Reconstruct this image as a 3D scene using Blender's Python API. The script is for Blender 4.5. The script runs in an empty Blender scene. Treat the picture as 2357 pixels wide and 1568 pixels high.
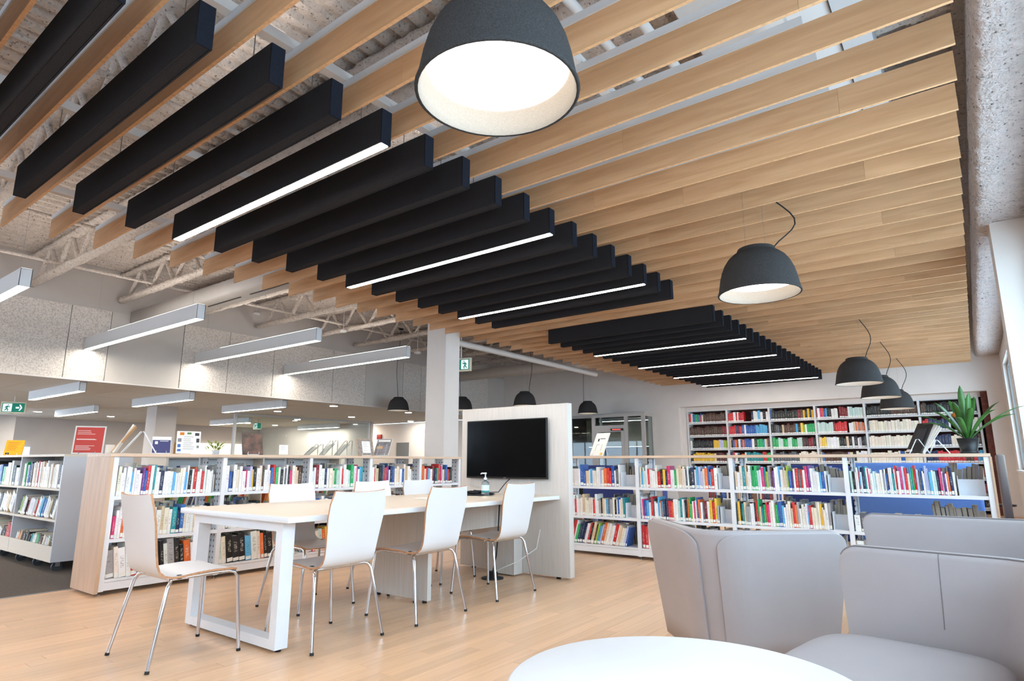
import bpy, bmesh, math, random
from mathutils import Vector, Matrix
random.seed(11)
R = math.radians
scene = bpy.context.scene
COL = scene.collection

# ------------------------------------------------------------------ camera, world, light
cam_d = bpy.data.cameras.new('camera'); cam = bpy.data.objects.new('camera', cam_d); COL.objects.link(cam)
EYE = 1.03
cam.location = (0, 0, EYE); cam.rotation_euler = (R(90 + 11.27), 0, R(36.71))
cam_d.sensor_width = 36; cam_d.lens = 36 * 1405 / 2357; cam_d.clip_start = .05; cam_d.clip_end = 200
scene.camera = cam
scene.view_settings.view_transform = 'Standard'; scene.view_settings.look = 'None'
scene.view_settings.gamma = 1; scene.view_settings.use_curve_mapping = False
scene.view_settings.exposure = 0.62
try:
    scene.cycles.max_bounces = 7; scene.cycles.diffuse_bounces = 4; scene.cycles.glossy_bounces = 3
    scene.cycles.transmission_bounces = 6; scene.cycles.transparent_max_bounces = 12
    scene.cycles.caustics_reflective = False; scene.cycles.caustics_refractive = False
    scene.cycles.sample_clamp_indirect = 6
    scene.cycles.use_denoising = True
    scene.cycles.use_adaptive_sampling = True; scene.cycles.adaptive_threshold = .04
except Exception:
    pass
SKY = 5.9
LAMP = 4.0
world = bpy.data.worlds.new('sky'); scene.world = world; world.use_nodes = True
wb = world.node_tree.nodes['Background']
wb.inputs['Color'].default_value = (.62, .80, 1.0, 1); wb.inputs['Strength'].default_value = SKY

def portal(name, loc, rot, sx, sy):
    """window daylight: a portal that lets the sky in through a glazed opening"""
    ld = bpy.data.lights.new(name, 'AREA'); ld.shape = 'RECTANGLE'; ld.size = sx; ld.size_y = sy
    ld.cycles.is_portal = True
    o = bpy.data.objects.new(name, ld); COL.objects.link(o); o.location = loc; o.rotation_euler = rot
    return o
WX = .62          # plane of the window wall
portal('daylight', (WX + .12, 1.6, 1.87), (0, R(90), 0), 2.0, 9.9)
portal('daylight', (WX + .12, 11.1, 1.87), (0, R(90), 0), 2.0, 7.4)
portal('daylight', (-17.6, -4.9, 1.25), (R(90), 0, 0), 10.8, 2.1)  # this and the next three serve unseen, added openings
portal('daylight', (-24.1, .1, 1.3), (0, R(-90), 0), 2.0, 9.0)
portal('daylight', (-3.25, -4.9, 3.875), (R(90), 0, 0), 6.5, .75)
portal('daylight', (-8.75, -4.9, 3.875), (R(90), 0, 0), 4.5, .75)


# ------------------------------------------------------------------ helpers
def lin(c):
    return c / 12.92 if c <= .04045 else ((c + .055) / 1.055) ** 2.4
def rgb(r, g, b):
    return (lin(r / 255), lin(g / 255), lin(b / 255), 1)
MATS = {}
def nodes_of(name):
    m = bpy.data.materials.new(name); m.use_nodes = True
    nt = m.node_tree; return m, nt, nt.nodes, nt.links, nt.nodes['Principled BSDF']
def mat(name, col, rough=.5, metal=0, spec=.5, noise=None, bump=None, emit=None, coat=0, alpha=None, trans=0, ior=1.45):
    """procedural material: noise=(scale, amount) varies the colour, bump=(scale, strength) roughens the relief"""
    if name in MATS: return MATS[name]
    m, nt, N, L, P = nodes_of(name)
    P.inputs['Base Color'].default_value = col; P.inputs['Roughness'].default_value = rough
    P.inputs['Metallic'].default_value = metal; P.inputs['Specular IOR Level'].default_value = spec
    P.inputs['Coat Weight'].default_value = coat; P.inputs['IOR'].default_value = ior
    P.inputs['Transmission Weight'].default_value = trans
    tc = N.new('ShaderNodeTexCoord')
    if noise:
        nz = N.new('ShaderNodeTexNoise'); nz.inputs['Scale'].default_value = noise[0]; nz.inputs['Detail'].default_value = 4
        L.new(tc.outputs['Object'], nz.inputs['Vector'])
        rm = N.new('ShaderNodeMapRange'); rm.inputs['From Min'].default_value = .3; rm.inputs['From Max'].default_value = .7
        rm.inputs['To Min'].default_value = 1 - noise[1]; rm.inputs['To Max'].default_value = 1 + noise[1] * .6
        L.new(nz.outputs['Fac'], rm.inputs['Value'])
        mx = N.new('ShaderNodeVectorMath'); mx.operation = 'SCALE'; mx.inputs[0].default_value = col[:3]
        L.new(rm.outputs['Result'], mx.inputs['Scale']); L.new(mx.outputs['Vector'], P.inputs['Base Color'])
    if bump:
        nb = N.new('ShaderNodeTexNoise'); nb.inputs['Scale'].default_value = bump[0]; nb.inputs['Detail'].default_value = 5
        L.new(tc.outputs['Object'], nb.inputs['Vector'])
        bp = N.new('ShaderNodeBump'); bp.inputs['Strength'].default_value = bump[1]; bp.inputs['Distance'].default_value = .02
        L.new(nb.outputs['Fac'], bp.inputs['Height']); L.new(bp.outputs['Normal'], P.inputs['Normal'])
    if emit:
        P.inputs['Emission Color'].default_value = emit[0]; P.inputs['Emission Strength'].default_value = emit[1]
    MATS[name] = m; return m

def wood_mat(name, ca, cb, axis='X', rough=.45, spec=.4, var=.18, scale=1.0, bumps=.05):
    """long-grained wood; every object gets its own tone and its own piece of grain"""
    if name in MATS: return MATS[name]
    m, nt, N, L, P = nodes_of(name)
    tc = N.new('ShaderNodeTexCoord'); oi = N.new('ShaderNodeObjectInfo')
    mp = N.new('ShaderNodeMapping')
    sc = {'X': (1.2, 14, 14), 'Y': (14, 1.2, 14), 'Z': (14, 14, 1.2)}[axis]
    mp.inputs['Scale'].default_value = [s * scale for s in sc]
    cx = N.new('ShaderNodeCombineXYZ'); mu = N.new('ShaderNodeMath'); mu.operation = 'MULTIPLY'; mu.inputs[1].default_value = 60
    L.new(oi.outputs['Random'], mu.inputs[0])
    for i in range(3): L.new(mu.outputs[0], cx.inputs[i])
    L.new(cx.outputs[0], mp.inputs['Location']); L.new(tc.outputs['Object'], mp.inputs['Vector'])
    nz = N.new('ShaderNodeTexNoise'); nz.inputs['Scale'].default_value = 1.3; nz.inputs['Detail'].default_value = 6
    nz.inputs['Distortion'].default_value = .8
    L.new(mp.outputs[0], nz.inputs['Vector'])
    cr = N.new('ShaderNodeValToRGB'); cr.color_ramp.elements[0].color = ca; cr.color_ramp.elements[1].color = cb
    cr.color_ramp.elements[0].position = .3; cr.color_ramp.elements[1].position = .68
    L.new(nz.outputs['Fac'], cr.inputs['Fac'])
    rm = N.new('ShaderNodeMapRange'); rm.inputs['To Min'].default_value = 1 - var; rm.inputs['To Max'].default_value = 1 + var * .6
    L.new(oi.outputs['Random'], rm.inputs['Value'])
    sv = N.new('ShaderNodeVectorMath'); sv.operation = 'SCALE'
    L.new(cr.outputs['Color'], sv.inputs[0]); L.new(rm.outputs['Result'], sv.inputs['Scale'])
    L.new(sv.outputs['Vector'], P.inputs['Base Color'])
    P.inputs['Roughness'].default_value = rough; P.inputs['Specular IOR Level'].default_value = spec
    bp = N.new('ShaderNodeBump'); bp.inputs['Strength'].default_value = bumps; bp.inputs['Distance'].default_value = .004
    L.new(nz.outputs['Fac'], bp.inputs['Height']); L.new(bp.outputs['Normal'], P.inputs['Normal'])
    MATS[name] = m; return m

class MB:
    """collects boxes, tubes, lathes and sweeps; build() links them as one mesh object"""
    def __init__(s): s.v = []; s.f = []; s.mi = []; s.sm = []
    def add(s, vs, fs, mi=0, smooth=False):
        o = len(s.v); s.v += [tuple(v) for v in vs]
        for f in fs: s.f.append(tuple(i + o for i in f)); s.mi.append(mi); s.sm.append(smooth)
        return s
    def box(s, a, b, mi=0, M=None, bev=0):
        x0, y0, z0 = a; x1, y1, z1 = b
        if bev:
            bm = bmesh.new(); bmesh.ops.create_cube(bm, size=1)
            for v in bm.verts: v.co = Vector(((x0 + x1) / 2 + v.co.x * (x1 - x0), (y0 + y1) / 2 + v.co.y * (y1 - y0), (z0 + z1) / 2 + v.co.z * (z1 - z0)))
            bmesh.ops.bevel(bm, geom=bm.edges[:], offset=bev, segments=2, affect='EDGES', profile=.5)
            vs = [v.co.copy() for v in bm.verts]; bm.verts.index_update()
            fs = [[v.index for v in f.verts] for f in bm.faces]; bm.free()
            if M: vs = [M @ v for v in vs]
            return s.add(vs, fs, mi, True)
        vs = [Vector(p) for p in ((x0, y0, z0), (x1, y0, z0), (x1, y1, z0), (x0, y1, z0), (x0, y0, z1), (x1, y0, z1), (x1, y1, z1), (x0, y1, z1))]
        if M: vs = [M @ v for v in vs]
        return s.add(vs, [(0, 3, 2, 1), (4, 5, 6, 7), (0, 1, 5, 4), (1, 2, 6, 5), (2, 3, 7, 6), (3, 0, 4, 7)], mi)
    def tube(s, pts, r, n=8, mi=0, cap=True):
        pts = [Vector(p) for p in pts]; rings = []
        rr = r if isinstance(r, (list, tuple)) else [r] * len(pts)
        up = None
        for i, p in enumerate(pts):
            t = (pts[min(i + 1, len(pts) - 1)] - pts[max(i - 1, 0)]).normalized()
            if up is None: up = Vector((0, 0, 1)) if abs(t.z) < .9 else Vector((1, 0, 0))
            a = t.cross(up).normalized(); b = a.cross(t).normalized(); up = b
            rings.append([p + (a * math.cos(2 * math.pi * k / n) + b * math.sin(2 * math.pi * k / n)) * rr[i] for k in range(n)])
        vs = [v for r_ in rings for v in r_]; fs = []
        for i in range(len(pts) - 1):
            for k in range(n):
                k2 = (k + 1) % n; fs.append((i * n + k, i * n + k2, (i + 1) * n + k2, (i + 1) * n + k))
        s.add(vs, fs, mi, True)
        if cap:
            s.add(rings[0], [tuple(range(n))[::-1]], mi); s.add(rings[-1], [tuple(range(n))], mi)
        return s
    def lathe(s, prof, n=32, mi=0, c=(0, 0, 0), smooth=True):
        vs = []; fs = []
        for r, z in prof:
            for k in range(n):
                a = 2 * math.pi * k / n; vs.append((c[0] + r * math.cos(a), c[1] + r * math.sin(a), c[2] + z))
        for i in range(len(prof) - 1):
            for k in range(n):
                k2 = (k + 1) % n; fs.append((i * n + k, i * n + k2, (i + 1) * n + k2, (i + 1) * n + k))
        return s.add(vs, fs, mi, smooth)
    def quad(s, *ps, mi=0): return s.add(ps, [tuple(range(len(ps)))], mi)
    def prism(s, poly, y0, y1, mi=0, M=None):
        """poly in x,z extruded along y"""
        n = len(poly); vs = [Vector((x, y0, z)) for x, z in poly] + [Vector((x, y1, z)) for x, z in poly]
        if M: vs = [M @ v for v in vs]
        fs = [tuple(range(n)), tuple(range(2 * n - 1, n - 1, -1))] + [(i, n + i, n + (i + 1) % n, (i + 1) % n) for i in range(n)]
        return s.add(vs, fs, mi)
    def mesh(s, name, mats):
        me = bpy.data.meshes.new(name); me.from_pydata(s.v, [], s.f)
        for m in (mats if isinstance(mats, (list, tuple)) else [mats]): me.materials.append(m)
        me.polygons.foreach_set('material_index', s.mi); me.polygons.foreach_set('use_smooth', s.sm)
        bm = bmesh.new(); bm.from_mesh(me); bmesh.ops.recalc_face_normals(bm, faces=bm.faces[:]); bm.to_mesh(me); bm.free()
        me.update(); return me
    def build(s, name, mats, parent=None, loc=None, rot=None):
        return link(name, s.mesh(name, mats), parent, loc, rot)
def link(name, me, parent=None, loc=None, rot=None):
    o = bpy.data.objects.new(name, me); COL.objects.link(o)
    if loc is not None: o.location = loc
    if rot is not None: o.rotation_euler = rot
    if parent is not None: o.parent = parent
    return o
def tag(o, label=None, cat=None, group=None, kind=None):
    if label: o['label'] = label
    if cat: o['category'] = cat
    if group: o['group'] = group
    if kind: o['kind'] = kind
    return o
def thing(name, label, cat, loc=(0, 0, 0), rz=0, group=None):
    o = bpy.data.objects.new(name, None); COL.objects.link(o); o.location = loc; o.rotation_euler = (0, 0, rz)
    o.empty_display_size = .1
    return tag(o, label, cat, group)
def dup(root, loc, rz, label, group=None):
    r = root.copy(); COL.objects.link(r); r.location = loc; r.rotation_euler = (0, 0, rz); r['label'] = label
    if group: r['group'] = group
    for ch in list(root.children):
        c = ch.copy(); COL.objects.link(c); c.parent = r
        for g in list(ch.children):
            d = g.copy(); COL.objects.link(d); d.parent = c
    return r
def struct(name, mb, m, parent=None, **k):
    o = mb.build(name, m, parent, **k)
    if parent is None: o['kind'] = 'structure'
    return o
def BX(a, b, **k): return MB().box(a, b, **k)
ORD = ['zeroth', 'first', 'second', 'third', 'fourth', 'fifth', 'sixth', 'seventh', 'eighth', 'ninth', 'tenth', 'eleventh', 'twelfth']
def nth(n):
    if n < len(ORD): return ORD[n]
    return '%d%s' % (n, 'th' if 10 < n % 100 < 14 else {1: 'st', 2: 'nd', 3: 'rd'}.get(n % 10, 'th'))
# camera projection, only used to pick which alike pieces show largest
_cy, _sy, _cp, _sp = math.cos(R(36.71)), math.sin(R(36.71)), math.cos(R(11.27)), math.sin(R(11.27))
def project(p):
    x, y, z = p[0], p[1], p[2] - EYE
    rx = x * _cy + y * _sy; fw = -x * _sy + y * _cy
    d = fw * _cp + z * _sp; u = -fw * _sp + z * _cp
    return (None if d < .05 else (1178.5 + 1405 * rx / d, 784 - 1405 * u / d, d))

# ------------------------------------------------------------------ materials
M_birch = wood_mat('birch_slat', rgb(200, 155, 114), rgb(220, 177, 136), 'X', .5, .3, .12)
M_edge = mat('plywood_edge', rgb(214, 166, 122), .55, noise=(40, .2))
M_maple = wood_mat('maple_floor', rgb(212, 168, 130), rgb(232, 194, 158), 'Y', .28, .5, .10, 1.0, .03)
M_beech = wood_mat('beech_panel', rgb(190, 158, 132), rgb(208, 178, 152), 'Z', .5, .35, .05, 1.0, .03)
M_beechtop = wood_mat('beech_top', rgb(205, 176, 152), rgb(222, 196, 174), 'Y', .5, .35, .05, 1.0, .03)
M_white = mat('white_metal', rgb(232, 232, 236), .45, noise=(6, .03))
M_wall = mat('white_wall', rgb(228, 220, 215), .85, noise=(2.5, .03), bump=(180, .04))
M_wallgrey = mat('grey_wall', rgb(202, 193, 188), .85, noise=(2.5, .03))
M_felt = mat('black_felt', rgb(50, 48, 50), .95, spec=.05, noise=(220, .35), bump=(300, .35))
M_feltdark = mat('felt_edge', rgb(30, 32, 40), .9, spec=.1, noise=(220, .3))
M_lampfelt = mat('charcoal_felt', rgb(64, 62, 62), .95, spec=.1, noise=(160, .3), bump=(260, .3))
M_lampin = mat('white_felt', rgb(166, 158, 148), .9, noise=(160, .08), bump=(260, .2))
M_led = mat('led_strip', (1, 1, 1, 1), .5, emit=((1.0, .94, .86, 1), 10.5 * LAMP))
M_ledsoft = mat('led_linear', (1, 1, 1, 1), .5, emit=((1.0, .95, .84, 1), 6.0 * LAMP))
M_lampdisc = mat('lamp_diffuser', (1, 1, 1, 1), .5, emit=((1.0, .95, .88, 1), 2.4))
M_upfill = mat('added_uplight', (1, 1, 1, 1), .5, emit=((1.0, .96, .88, 1), 2.3 * LAMP))  # upward glow added to lift the left ceiling
M_ledlow = mat('led_low', (1, 1, 1, 1), .5, emit=((1.0, .95, .84, 1), 13.0 * LAMP))
M_down = mat('downlight_lens', (1, 1, 1, 1), .5, emit=((1.0, .93, .8, 1), 60.0 * LAMP))
M_fix = mat('fixture_white', rgb(214, 214, 216), .5)
def spray_mat(name, col, pit, scale):
    """sprayed fireproofing: lumpy relief with small dark pits"""
    m, nt, N, L, P = nodes_of(name)
    tc = N.new('ShaderNodeTexCoord'); g = N.new('ShaderNodeNewGeometry')
    a = N.new('ShaderNodeTexNoise'); a.inputs['Scale'].default_value = scale; a.inputs['Detail'].default_value = 7; a.inputs['Roughness'].default_value = .68
    b = N.new('ShaderNodeTexNoise'); b.inputs['Scale'].default_value = scale * 2.6; b.inputs['Detail'].default_value = 3
    L.new(g.outputs['Position'], a.inputs['Vector']); L.new(g.outputs['Position'], b.inputs['Vector'])
    cr = N.new('ShaderNodeValToRGB'); e = cr.color_ramp.elements
    e[0].position = .27; e[0].color = pit; e[1].position = .40; e[1].color = col
    L.new(b.outputs['Fac'], cr.inputs['Fac'])
    rm = N.new('ShaderNodeMapRange'); rm.inputs['From Min'].default_value = .3; rm.inputs['From Max'].default_value = .7; rm.inputs['To Min'].default_value = .80; rm.inputs['To Max'].default_value = 1.06
    L.new(a.outputs['Fac'], rm.inputs['Value'])
    sv = N.new('ShaderNodeVectorMath'); sv.operation = 'SCALE'; L.new(cr.outputs['Color'], sv.inputs[0]); L.new(rm.outputs['Result'], sv.inputs['Scale'])
    L.new(sv.outputs['Vector'], P.inputs['Base Color']); P.inputs['Roughness'].default_value = .95; P.inputs['Specular IOR Level'].default_value = .1
    ad = N.new('ShaderNodeMath'); ad.operation = 'ADD'; L.new(a.outputs['Fac'], ad.inputs[0]); L.new(b.outputs['Fac'], ad.inputs[1])
    bp = N.new('ShaderNodeBump'); bp.inputs['Strength'].default_value = .9; bp.inputs['Distance'].default_value = .03
    L.new(ad.outputs[0], bp.inputs['Height']); L.new(bp.outputs['Normal'], P.inputs['Normal'])
    return m
M_spray = spray_mat('sprayed_fireproofing', rgb(230, 217, 208), rgb(120, 106, 98), 15)
M_beam = spray_mat('sprayed_beam', rgb(226, 214, 211), rgb(96, 86, 84), 17)
M_duct = mat('painted_duct', rgb(206, 198, 192), .6, noise=(3, .04))
M_conduit = mat('white_conduit', rgb(224, 220, 218), .5)
M_alu = mat('rail_grey', rgb(206, 206, 208), .5)
M_chrome = mat('chrome', rgb(214, 214, 220), .12, metal=1)
M_steel = mat('brushed_steel', rgb(170, 170, 174), .35, metal=1)
M_black = mat('black_plastic', rgb(24, 24, 27), .45)
M_blacksoft = mat('black_rubber', rgb(20, 20, 22), .7)
M_lam = mat('white_laminate', rgb(224, 222, 224), .38, spec=.4, noise=(4, .015))
M_ply = mat('ply_edge', rgb(190, 138, 100), .6, noise=(60, .2))
M_leather = mat('taupe_leather', rgb(166, 158, 159), .42, spec=.4, noise=(5, .04), bump=(420, .06))
M_seam = mat('leather_seam', rgb(120, 112, 112), .6)
M_carpet = mat('grey_carpet', rgb(114, 105, 99), .98, spec=.05, noise=(160, .35), bump=(260, .5))
def pane_mat():
    """clear float glass: mostly transparent with a Fresnel sheen"""
    m, nt, N, L, P = nodes_of('pane_glass')
    tr = N.new('ShaderNodeBsdfTransparent'); tr.inputs['Color'].default_value = (.90, .94, .93, 1)
    gl = N.new('ShaderNodeBsdfGlossy'); gl.inputs['Roughness'].default_value = .02
    lw = N.new('ShaderNodeLayerWeight'); lw.inputs['Blend'].default_value = .5
    pw = N.new('ShaderNodeMath'); pw.operation = 'POWER'; pw.inputs[1].default_value = 5; L.new(lw.outputs['Facing'], pw.inputs[0])
    fr = N.new('ShaderNodeMath'); fr.operation = 'MULTIPLY_ADD'; fr.inputs[1].default_value = .9; fr.inputs[2].default_value = .035; L.new(pw.outputs[0], fr.inputs[0])
    mx = N.new('ShaderNodeMixShader'); L.new(fr.outputs[0], mx.inputs[0]); L.new(tr.outputs[0], mx.inputs[1]); L.new(gl.outputs[0], mx.inputs[2])
    L.new(mx.outputs[0], N['Material Output'].inputs['Surface']); N.remove(P); return m
M_pane = pane_mat()
M_tv = mat('tv_screen', rgb(5, 5, 6), .16, spec=.09)
M_red = mat('red_print', rgb(206, 74, 66), .6)
M_paper = mat('paper', rgb(238, 234, 228), .8, noise=(20, .03))
M_pages = mat('page_edges', rgb(214, 204, 188), .9, noise=(200, .15))
M_brick = None

def perforated():
    m, nt, N, L, P = nodes_of('perforated_steel')
    tc = N.new('ShaderNodeTexCoord'); sp = N.new('ShaderNodeSeparateXYZ'); L.new(tc.outputs['Object'], sp.inputs[0])
    def cell(out, per):
        a = N.new('ShaderNodeMath'); a.operation = 'MULTIPLY'; a.inputs[1].default_value = 1 / per; L.new(out, a.inputs[0])
        b = N.new('ShaderNodeMath'); b.operation = 'FRACT'; L.new(a.outputs[0], b.inputs[0])
        c = N.new('ShaderNodeMath'); c.operation = 'SUBTRACT'; c.inputs[1].default_value = .5; L.new(b.outputs[0], c.inputs[0])
        d = N.new('ShaderNodeMath'); d.operation = 'ABSOLUTE'; L.new(c.outputs[0], d.inputs[0]); return d
    a = cell(sp.outputs['Y'], .05); b = cell(sp.outputs['Z'], .05)
    la = N.new('ShaderNodeMath'); la.operation = 'LESS_THAN'; la.inputs[1].default_value = .13; L.new(a.outputs[0], la.inputs[0])
    lb = N.new('ShaderNodeMath'); lb.operation = 'LESS_THAN'; lb.inputs[1].default_value = .17; L.new(b.outputs[0], lb.inputs[0])
    mu = N.new('ShaderNodeMath'); mu.operation = 'MULTIPLY'; L.new(la.outputs[0], mu.inputs[0]); L.new(lb.outputs[0], mu.inputs[1])
    mx = N.new('ShaderNodeMix'); mx.data_type = 'RGBA'; mx.inputs['A'].default_value = rgb(216, 220, 226); mx.inputs['B'].default_value = rgb(60, 62, 70)
    L.new(mu.outputs[0], mx.inputs['Factor']); L.new(mx.outputs['Result'], P.inputs['Base Color']); P.inputs['Roughness'].default_value = .5
    return m
M_perf = perforated()
def pinstripe():
    m, nt, N, L, P = nodes_of('white_woodgrain')
    tc = N.new('ShaderNodeTexCoord'); mp = N.new('ShaderNodeMapping'); mp.inputs['Scale'].default_value = (170, 170, 2.0)
    L.new(tc.outputs['Object'], mp.inputs['Vector'])
    nz = N.new('ShaderNodeTexNoise'); nz.inputs['Scale'].default_value = 1.5; nz.inputs['Detail'].default_value = 3; L.new(mp.outputs[0], nz.inputs['Vector'])
    cr = N.new('ShaderNodeValToRGB'); cr.color_ramp.elements[0].color = rgb(198, 190, 184); cr.color_ramp.elements[1].color = rgb(212, 205, 199)
    cr.color_ramp.elements[0].position = .3; cr.color_ramp.elements[1].position = .6
    L.new(nz.outputs['Fac'], cr.inputs['Fac']); L.new(cr.outputs['Color'], P.inputs['Base Color']); P.inputs['Roughness'].default_value = .5
    return m
M_pin = pinstripe()
def speckle():
    m, nt, N, L, P = nodes_of('wood_wool_panel')
    tc = N.new('ShaderNodeTexCoord'); nz = N.new('ShaderNodeTexNoise'); nz.inputs['Scale'].default_value = 42; nz.inputs['Detail'].default_value = 6; nz.inputs['Roughness'].default_value = .7
    L.new(tc.outputs['Object'], nz.inputs['Vector'])
    cr = N.new('ShaderNodeValToRGB'); cr.color_ramp.elements[0].color = rgb(190, 178, 170); cr.color_ramp.elements[1].color = rgb(236, 226, 218)
    cr.color_ramp.elements[0].position = .34; cr.color_ramp.elements[1].position = .56
    L.new(nz.outputs['Fac'], cr.inputs['Fac']); L.new(cr.outputs['Color'], P.inputs['Base Color']); P.inputs['Roughness'].default_value = .95
    bp = N.new('ShaderNodeBump'); bp.inputs['Strength'].default_value = .5; bp.inputs['Distance'].default_value = .01
    L.new(nz.outputs['Fac'], bp.inputs['Height']); L.new(bp.outputs['Normal'], P.inputs['Normal'])
    return m
M_wool = speckle()
def brick_mat():
    m, nt, N, L, P = nodes_of('dark_brick')
    tc = N.new('ShaderNodeTexCoord'); mp = N.new('ShaderNodeMapping'); mp.inputs['Rotation'].default_value = (R(90), 0, 0); L.new(tc.outputs['Object'], mp.inputs['Vector'])
    b = N.new('ShaderNodeTexBrick'); b.inputs['Scale'].default_value = 4.4; b.inputs['Color1'].default_value = rgb(92, 48, 42); b.inputs['Color2'].default_value = rgb(112, 60, 50)
    b.inputs['Mortar'].default_value = rgb(70, 52, 48); b.inputs['Mortar Size'].default_value = .015
    L.new(mp.outputs[0], b.inputs['Vector']); L.new(b.outputs['Color'], P.inputs['Base Color']); P.inputs['Roughness'].default_value = .9
    return m
M_brick = brick_mat()
M_plain = mat('plain_panel', rgb(212, 203, 196), .8, noise=(3, .03))

# ================================================================== LARGE STRUCTURE
ZL = 2.42        # low ceiling over the left wing
ZD = 4.35        # roof deck
ZW = ZD + .078    # tops of the walls, up under the flutes
YB = 15.55       # far wall
XB = -11.9       # bulkhead between high and low ceiling
# ---- floor: sub-floor, maple planks, carpet
floor = struct('floor', BX((-6.12, -4.9, -.06), (WX, YB + .8, -.012)), mat('floor_joint', rgb(120, 84, 56), .8))
PW = .088
planks = []
ncol = int((WX + 6.12) / PW) + 1
for i in range(ncol):
    x0 = -6.12 + i * PW; x1 = min(x0 + PW - .0016, WX)
    y = -4.9 + random.uniform(-1.2, 0)
    while y < YB + .8:
        l = random.uniform(.7, 1.7); y1 = min(y + l, YB + .8); y0 = max(y, -4.9)
        if y1 - y0 > .05:
            pr = project(((x0 + x1) / 2, (y0 + y1) / 2, 0))
            w = 0
            if pr and -80 < pr[0] < 2440 and pr[1] < 1640: w = (y1 - y0) / pr[2] ** 3
            planks.append((w, x0, x1, y0, y1 - .0018))
        y += l
planks.sort(reverse=True)
unit = MB().box((-.5, -.5, -1), (.5, .5, 0)).mesh('plank', M_maple)
for w, x0, x1, y0, y1 in planks[:300]:
    o = link('plank', unit, floor, ((x0 + x1) / 2, (y0 + y1) / 2, random.uniform(-.0004, 0))); o.scale = (x1 - x0, y1 - y0, .012)
mb = MB()
for w, x0, x1, y0, y1 in planks[300:]: mb.box((x0, y0, -.012), (x1, y1, random.uniform(-.0004, 0)))
def plank_stuff_mat():
    m = wood_mat('maple_floor_far', rgb(212, 168, 130), rgb(232, 194, 158), 'Y', .30, .5, 0, 1.0, .03)
    nt = m.node_tree; N = nt.nodes; L = nt.links
    g = N.new('ShaderNodeNewGeometry')
    rm = [n for n in N if n.bl_idname == 'ShaderNodeMapRange'][0]
    rm.inputs['To Min'].default_value = .90; rm.inputs['To Max'].default_value = 1.06
    L.new(g.outputs['Random Per Island'], rm.inputs['Value'])
    return m
tag(mb.build('plank', plank_stuff_mat(), floor), kind='stuff')
carpet = struct('floor', BX((-24, -4.9, -.06), (-6.125, YB + .8, -.002)), M_carpet)
struct('trim_1', BX((-6.135, -4.9, -.01), (-6.115, 15.5, .003)), M_steel)
# ---- roof deck: fluted sheet running along Y, sprayed
def deck():
    mb = MB(); per = .19; d = .05; xs = []
    x = XB - .3; i = 0
    while x < WX + .3:
        xs += [(x, 0), (x + per * .34, 0), (x + per * .5, d), (x + per * .84, d)]; x += per
    ys = [-4.95 + k * 1.05 for k in range(21)]
    vs = [(a, y, ZD + b) for y in ys for a, b in xs]; n = len(xs)
    fs = [(j * n + k, j * n + k + 1, (j + 1) * n + k + 1, (j + 1) * n + k) for j in range(len(ys) - 1) for k in range(n - 1)]
    mb.add(vs, fs)
    mb.box((XB - .3, -4.95, ZD + .08), (WX + .3, 16.4, ZD + .2))
    return mb
struct('ceiling', deck(), M_spray)
# ---- walls of the high room
mb = MB()
for a, b in (((WX, -4.9, 0), (WX + .25, YB, .88)), ((WX, -4.9, 2.86), (WX + .25, YB, ZW)), ((WX, 6.6, .88), (WX + .25, 7.4, 2.86)),
             ((WX, -4.9, .88), (WX + .25, -3.4, 2.86)), ((WX, 14.8, .88), (WX + .25, YB, 2.86))): mb.box(a, b)
wall_r = struct('wall_right', mb, M_wall)
for n, (y0, y1) in ((1, (-3.4, 6.6)), (2, (7.4, 14.8))):
    k = int((y1 - y0) / 1.6) + 1; fr = MB()
    fr.box((WX + .06, y0, .88), (WX + .12, y1, .93)); fr.box((WX + .06, y0, 2.81), (WX + .12, y1, 2.86))
    for j in range(k + 1):
        yy = y0 + (y1 - y0 - .05) * j / k; fr.box((WX + .06, yy, .93), (WX + .12, yy + .05, 2.81))
    w = struct('window_%d' % n, fr, mat('window_frame', rgb(120, 118, 116), .5))
    BX((WX - .04, y0, .86), (WX + .05, y1, .89)).build('sill', M_white, w)
    for j in range(k):
        ya = y0 + (y1 - y0 - .05) * j / k + .05; yb = y0 + (y1 - y0 - .05) * (j + 1) / k
        BX((WX + .085, ya, .93), (WX + .095, yb, 2.81)).build('pane', M_pane, w)
struct('wall_pier', BX((.345, 6.75, 0), (WX, 7.15, 3.15)), M_wall)
struct('trim_2', BX((.335, 6.74, 0), (WX + .01, 6.75, .86)), mat('taupe_board', rgb(176, 158, 146), .7))
beam = MB()
def rough_strip(mb, x0, x1, z0, z1, ya, yb, seed):
    """sprayed steel beam: an uneven skin around a box running along Y"""
    rnd = random.Random(seed); n = int((yb - ya) / .045); prof = []
    base = [(x0, z1), (x0 - .015, (z0 + z1) / 2), (x0 - .01, z0 + .03), (x0 + .02, z0), (x0 + .1, z0 - .005), ((x0 + x1) / 2, z0), (x1, z0), (x1, z1)]
    m = len(base); vs = []
    for i in range(n + 1):
        y = ya + (yb - ya) * i / n
        for j, (x, z) in enumerate(base):
            k = .014 if 0 < j < m - 1 else 0
            vs.append((x + rnd.uniform(-k, k), y, z + rnd.uniform(-k, k)))
    fs = [(i * m + j, i * m + (j + 1) % m, (i + 1) * m + (j + 1) % m, (i + 1) * m + j) for i in range(n) for j in range(m)]
    mb.add(vs, fs, 0, True)
rough_strip(beam, .262, WX - .005, 3.15, 3.7, -4.9, YB - .01, 3)
tag(beam.build('steel_beam', M_beam), 'long sprayed pale steel beam along the top of the window wall', 'beam')
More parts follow.
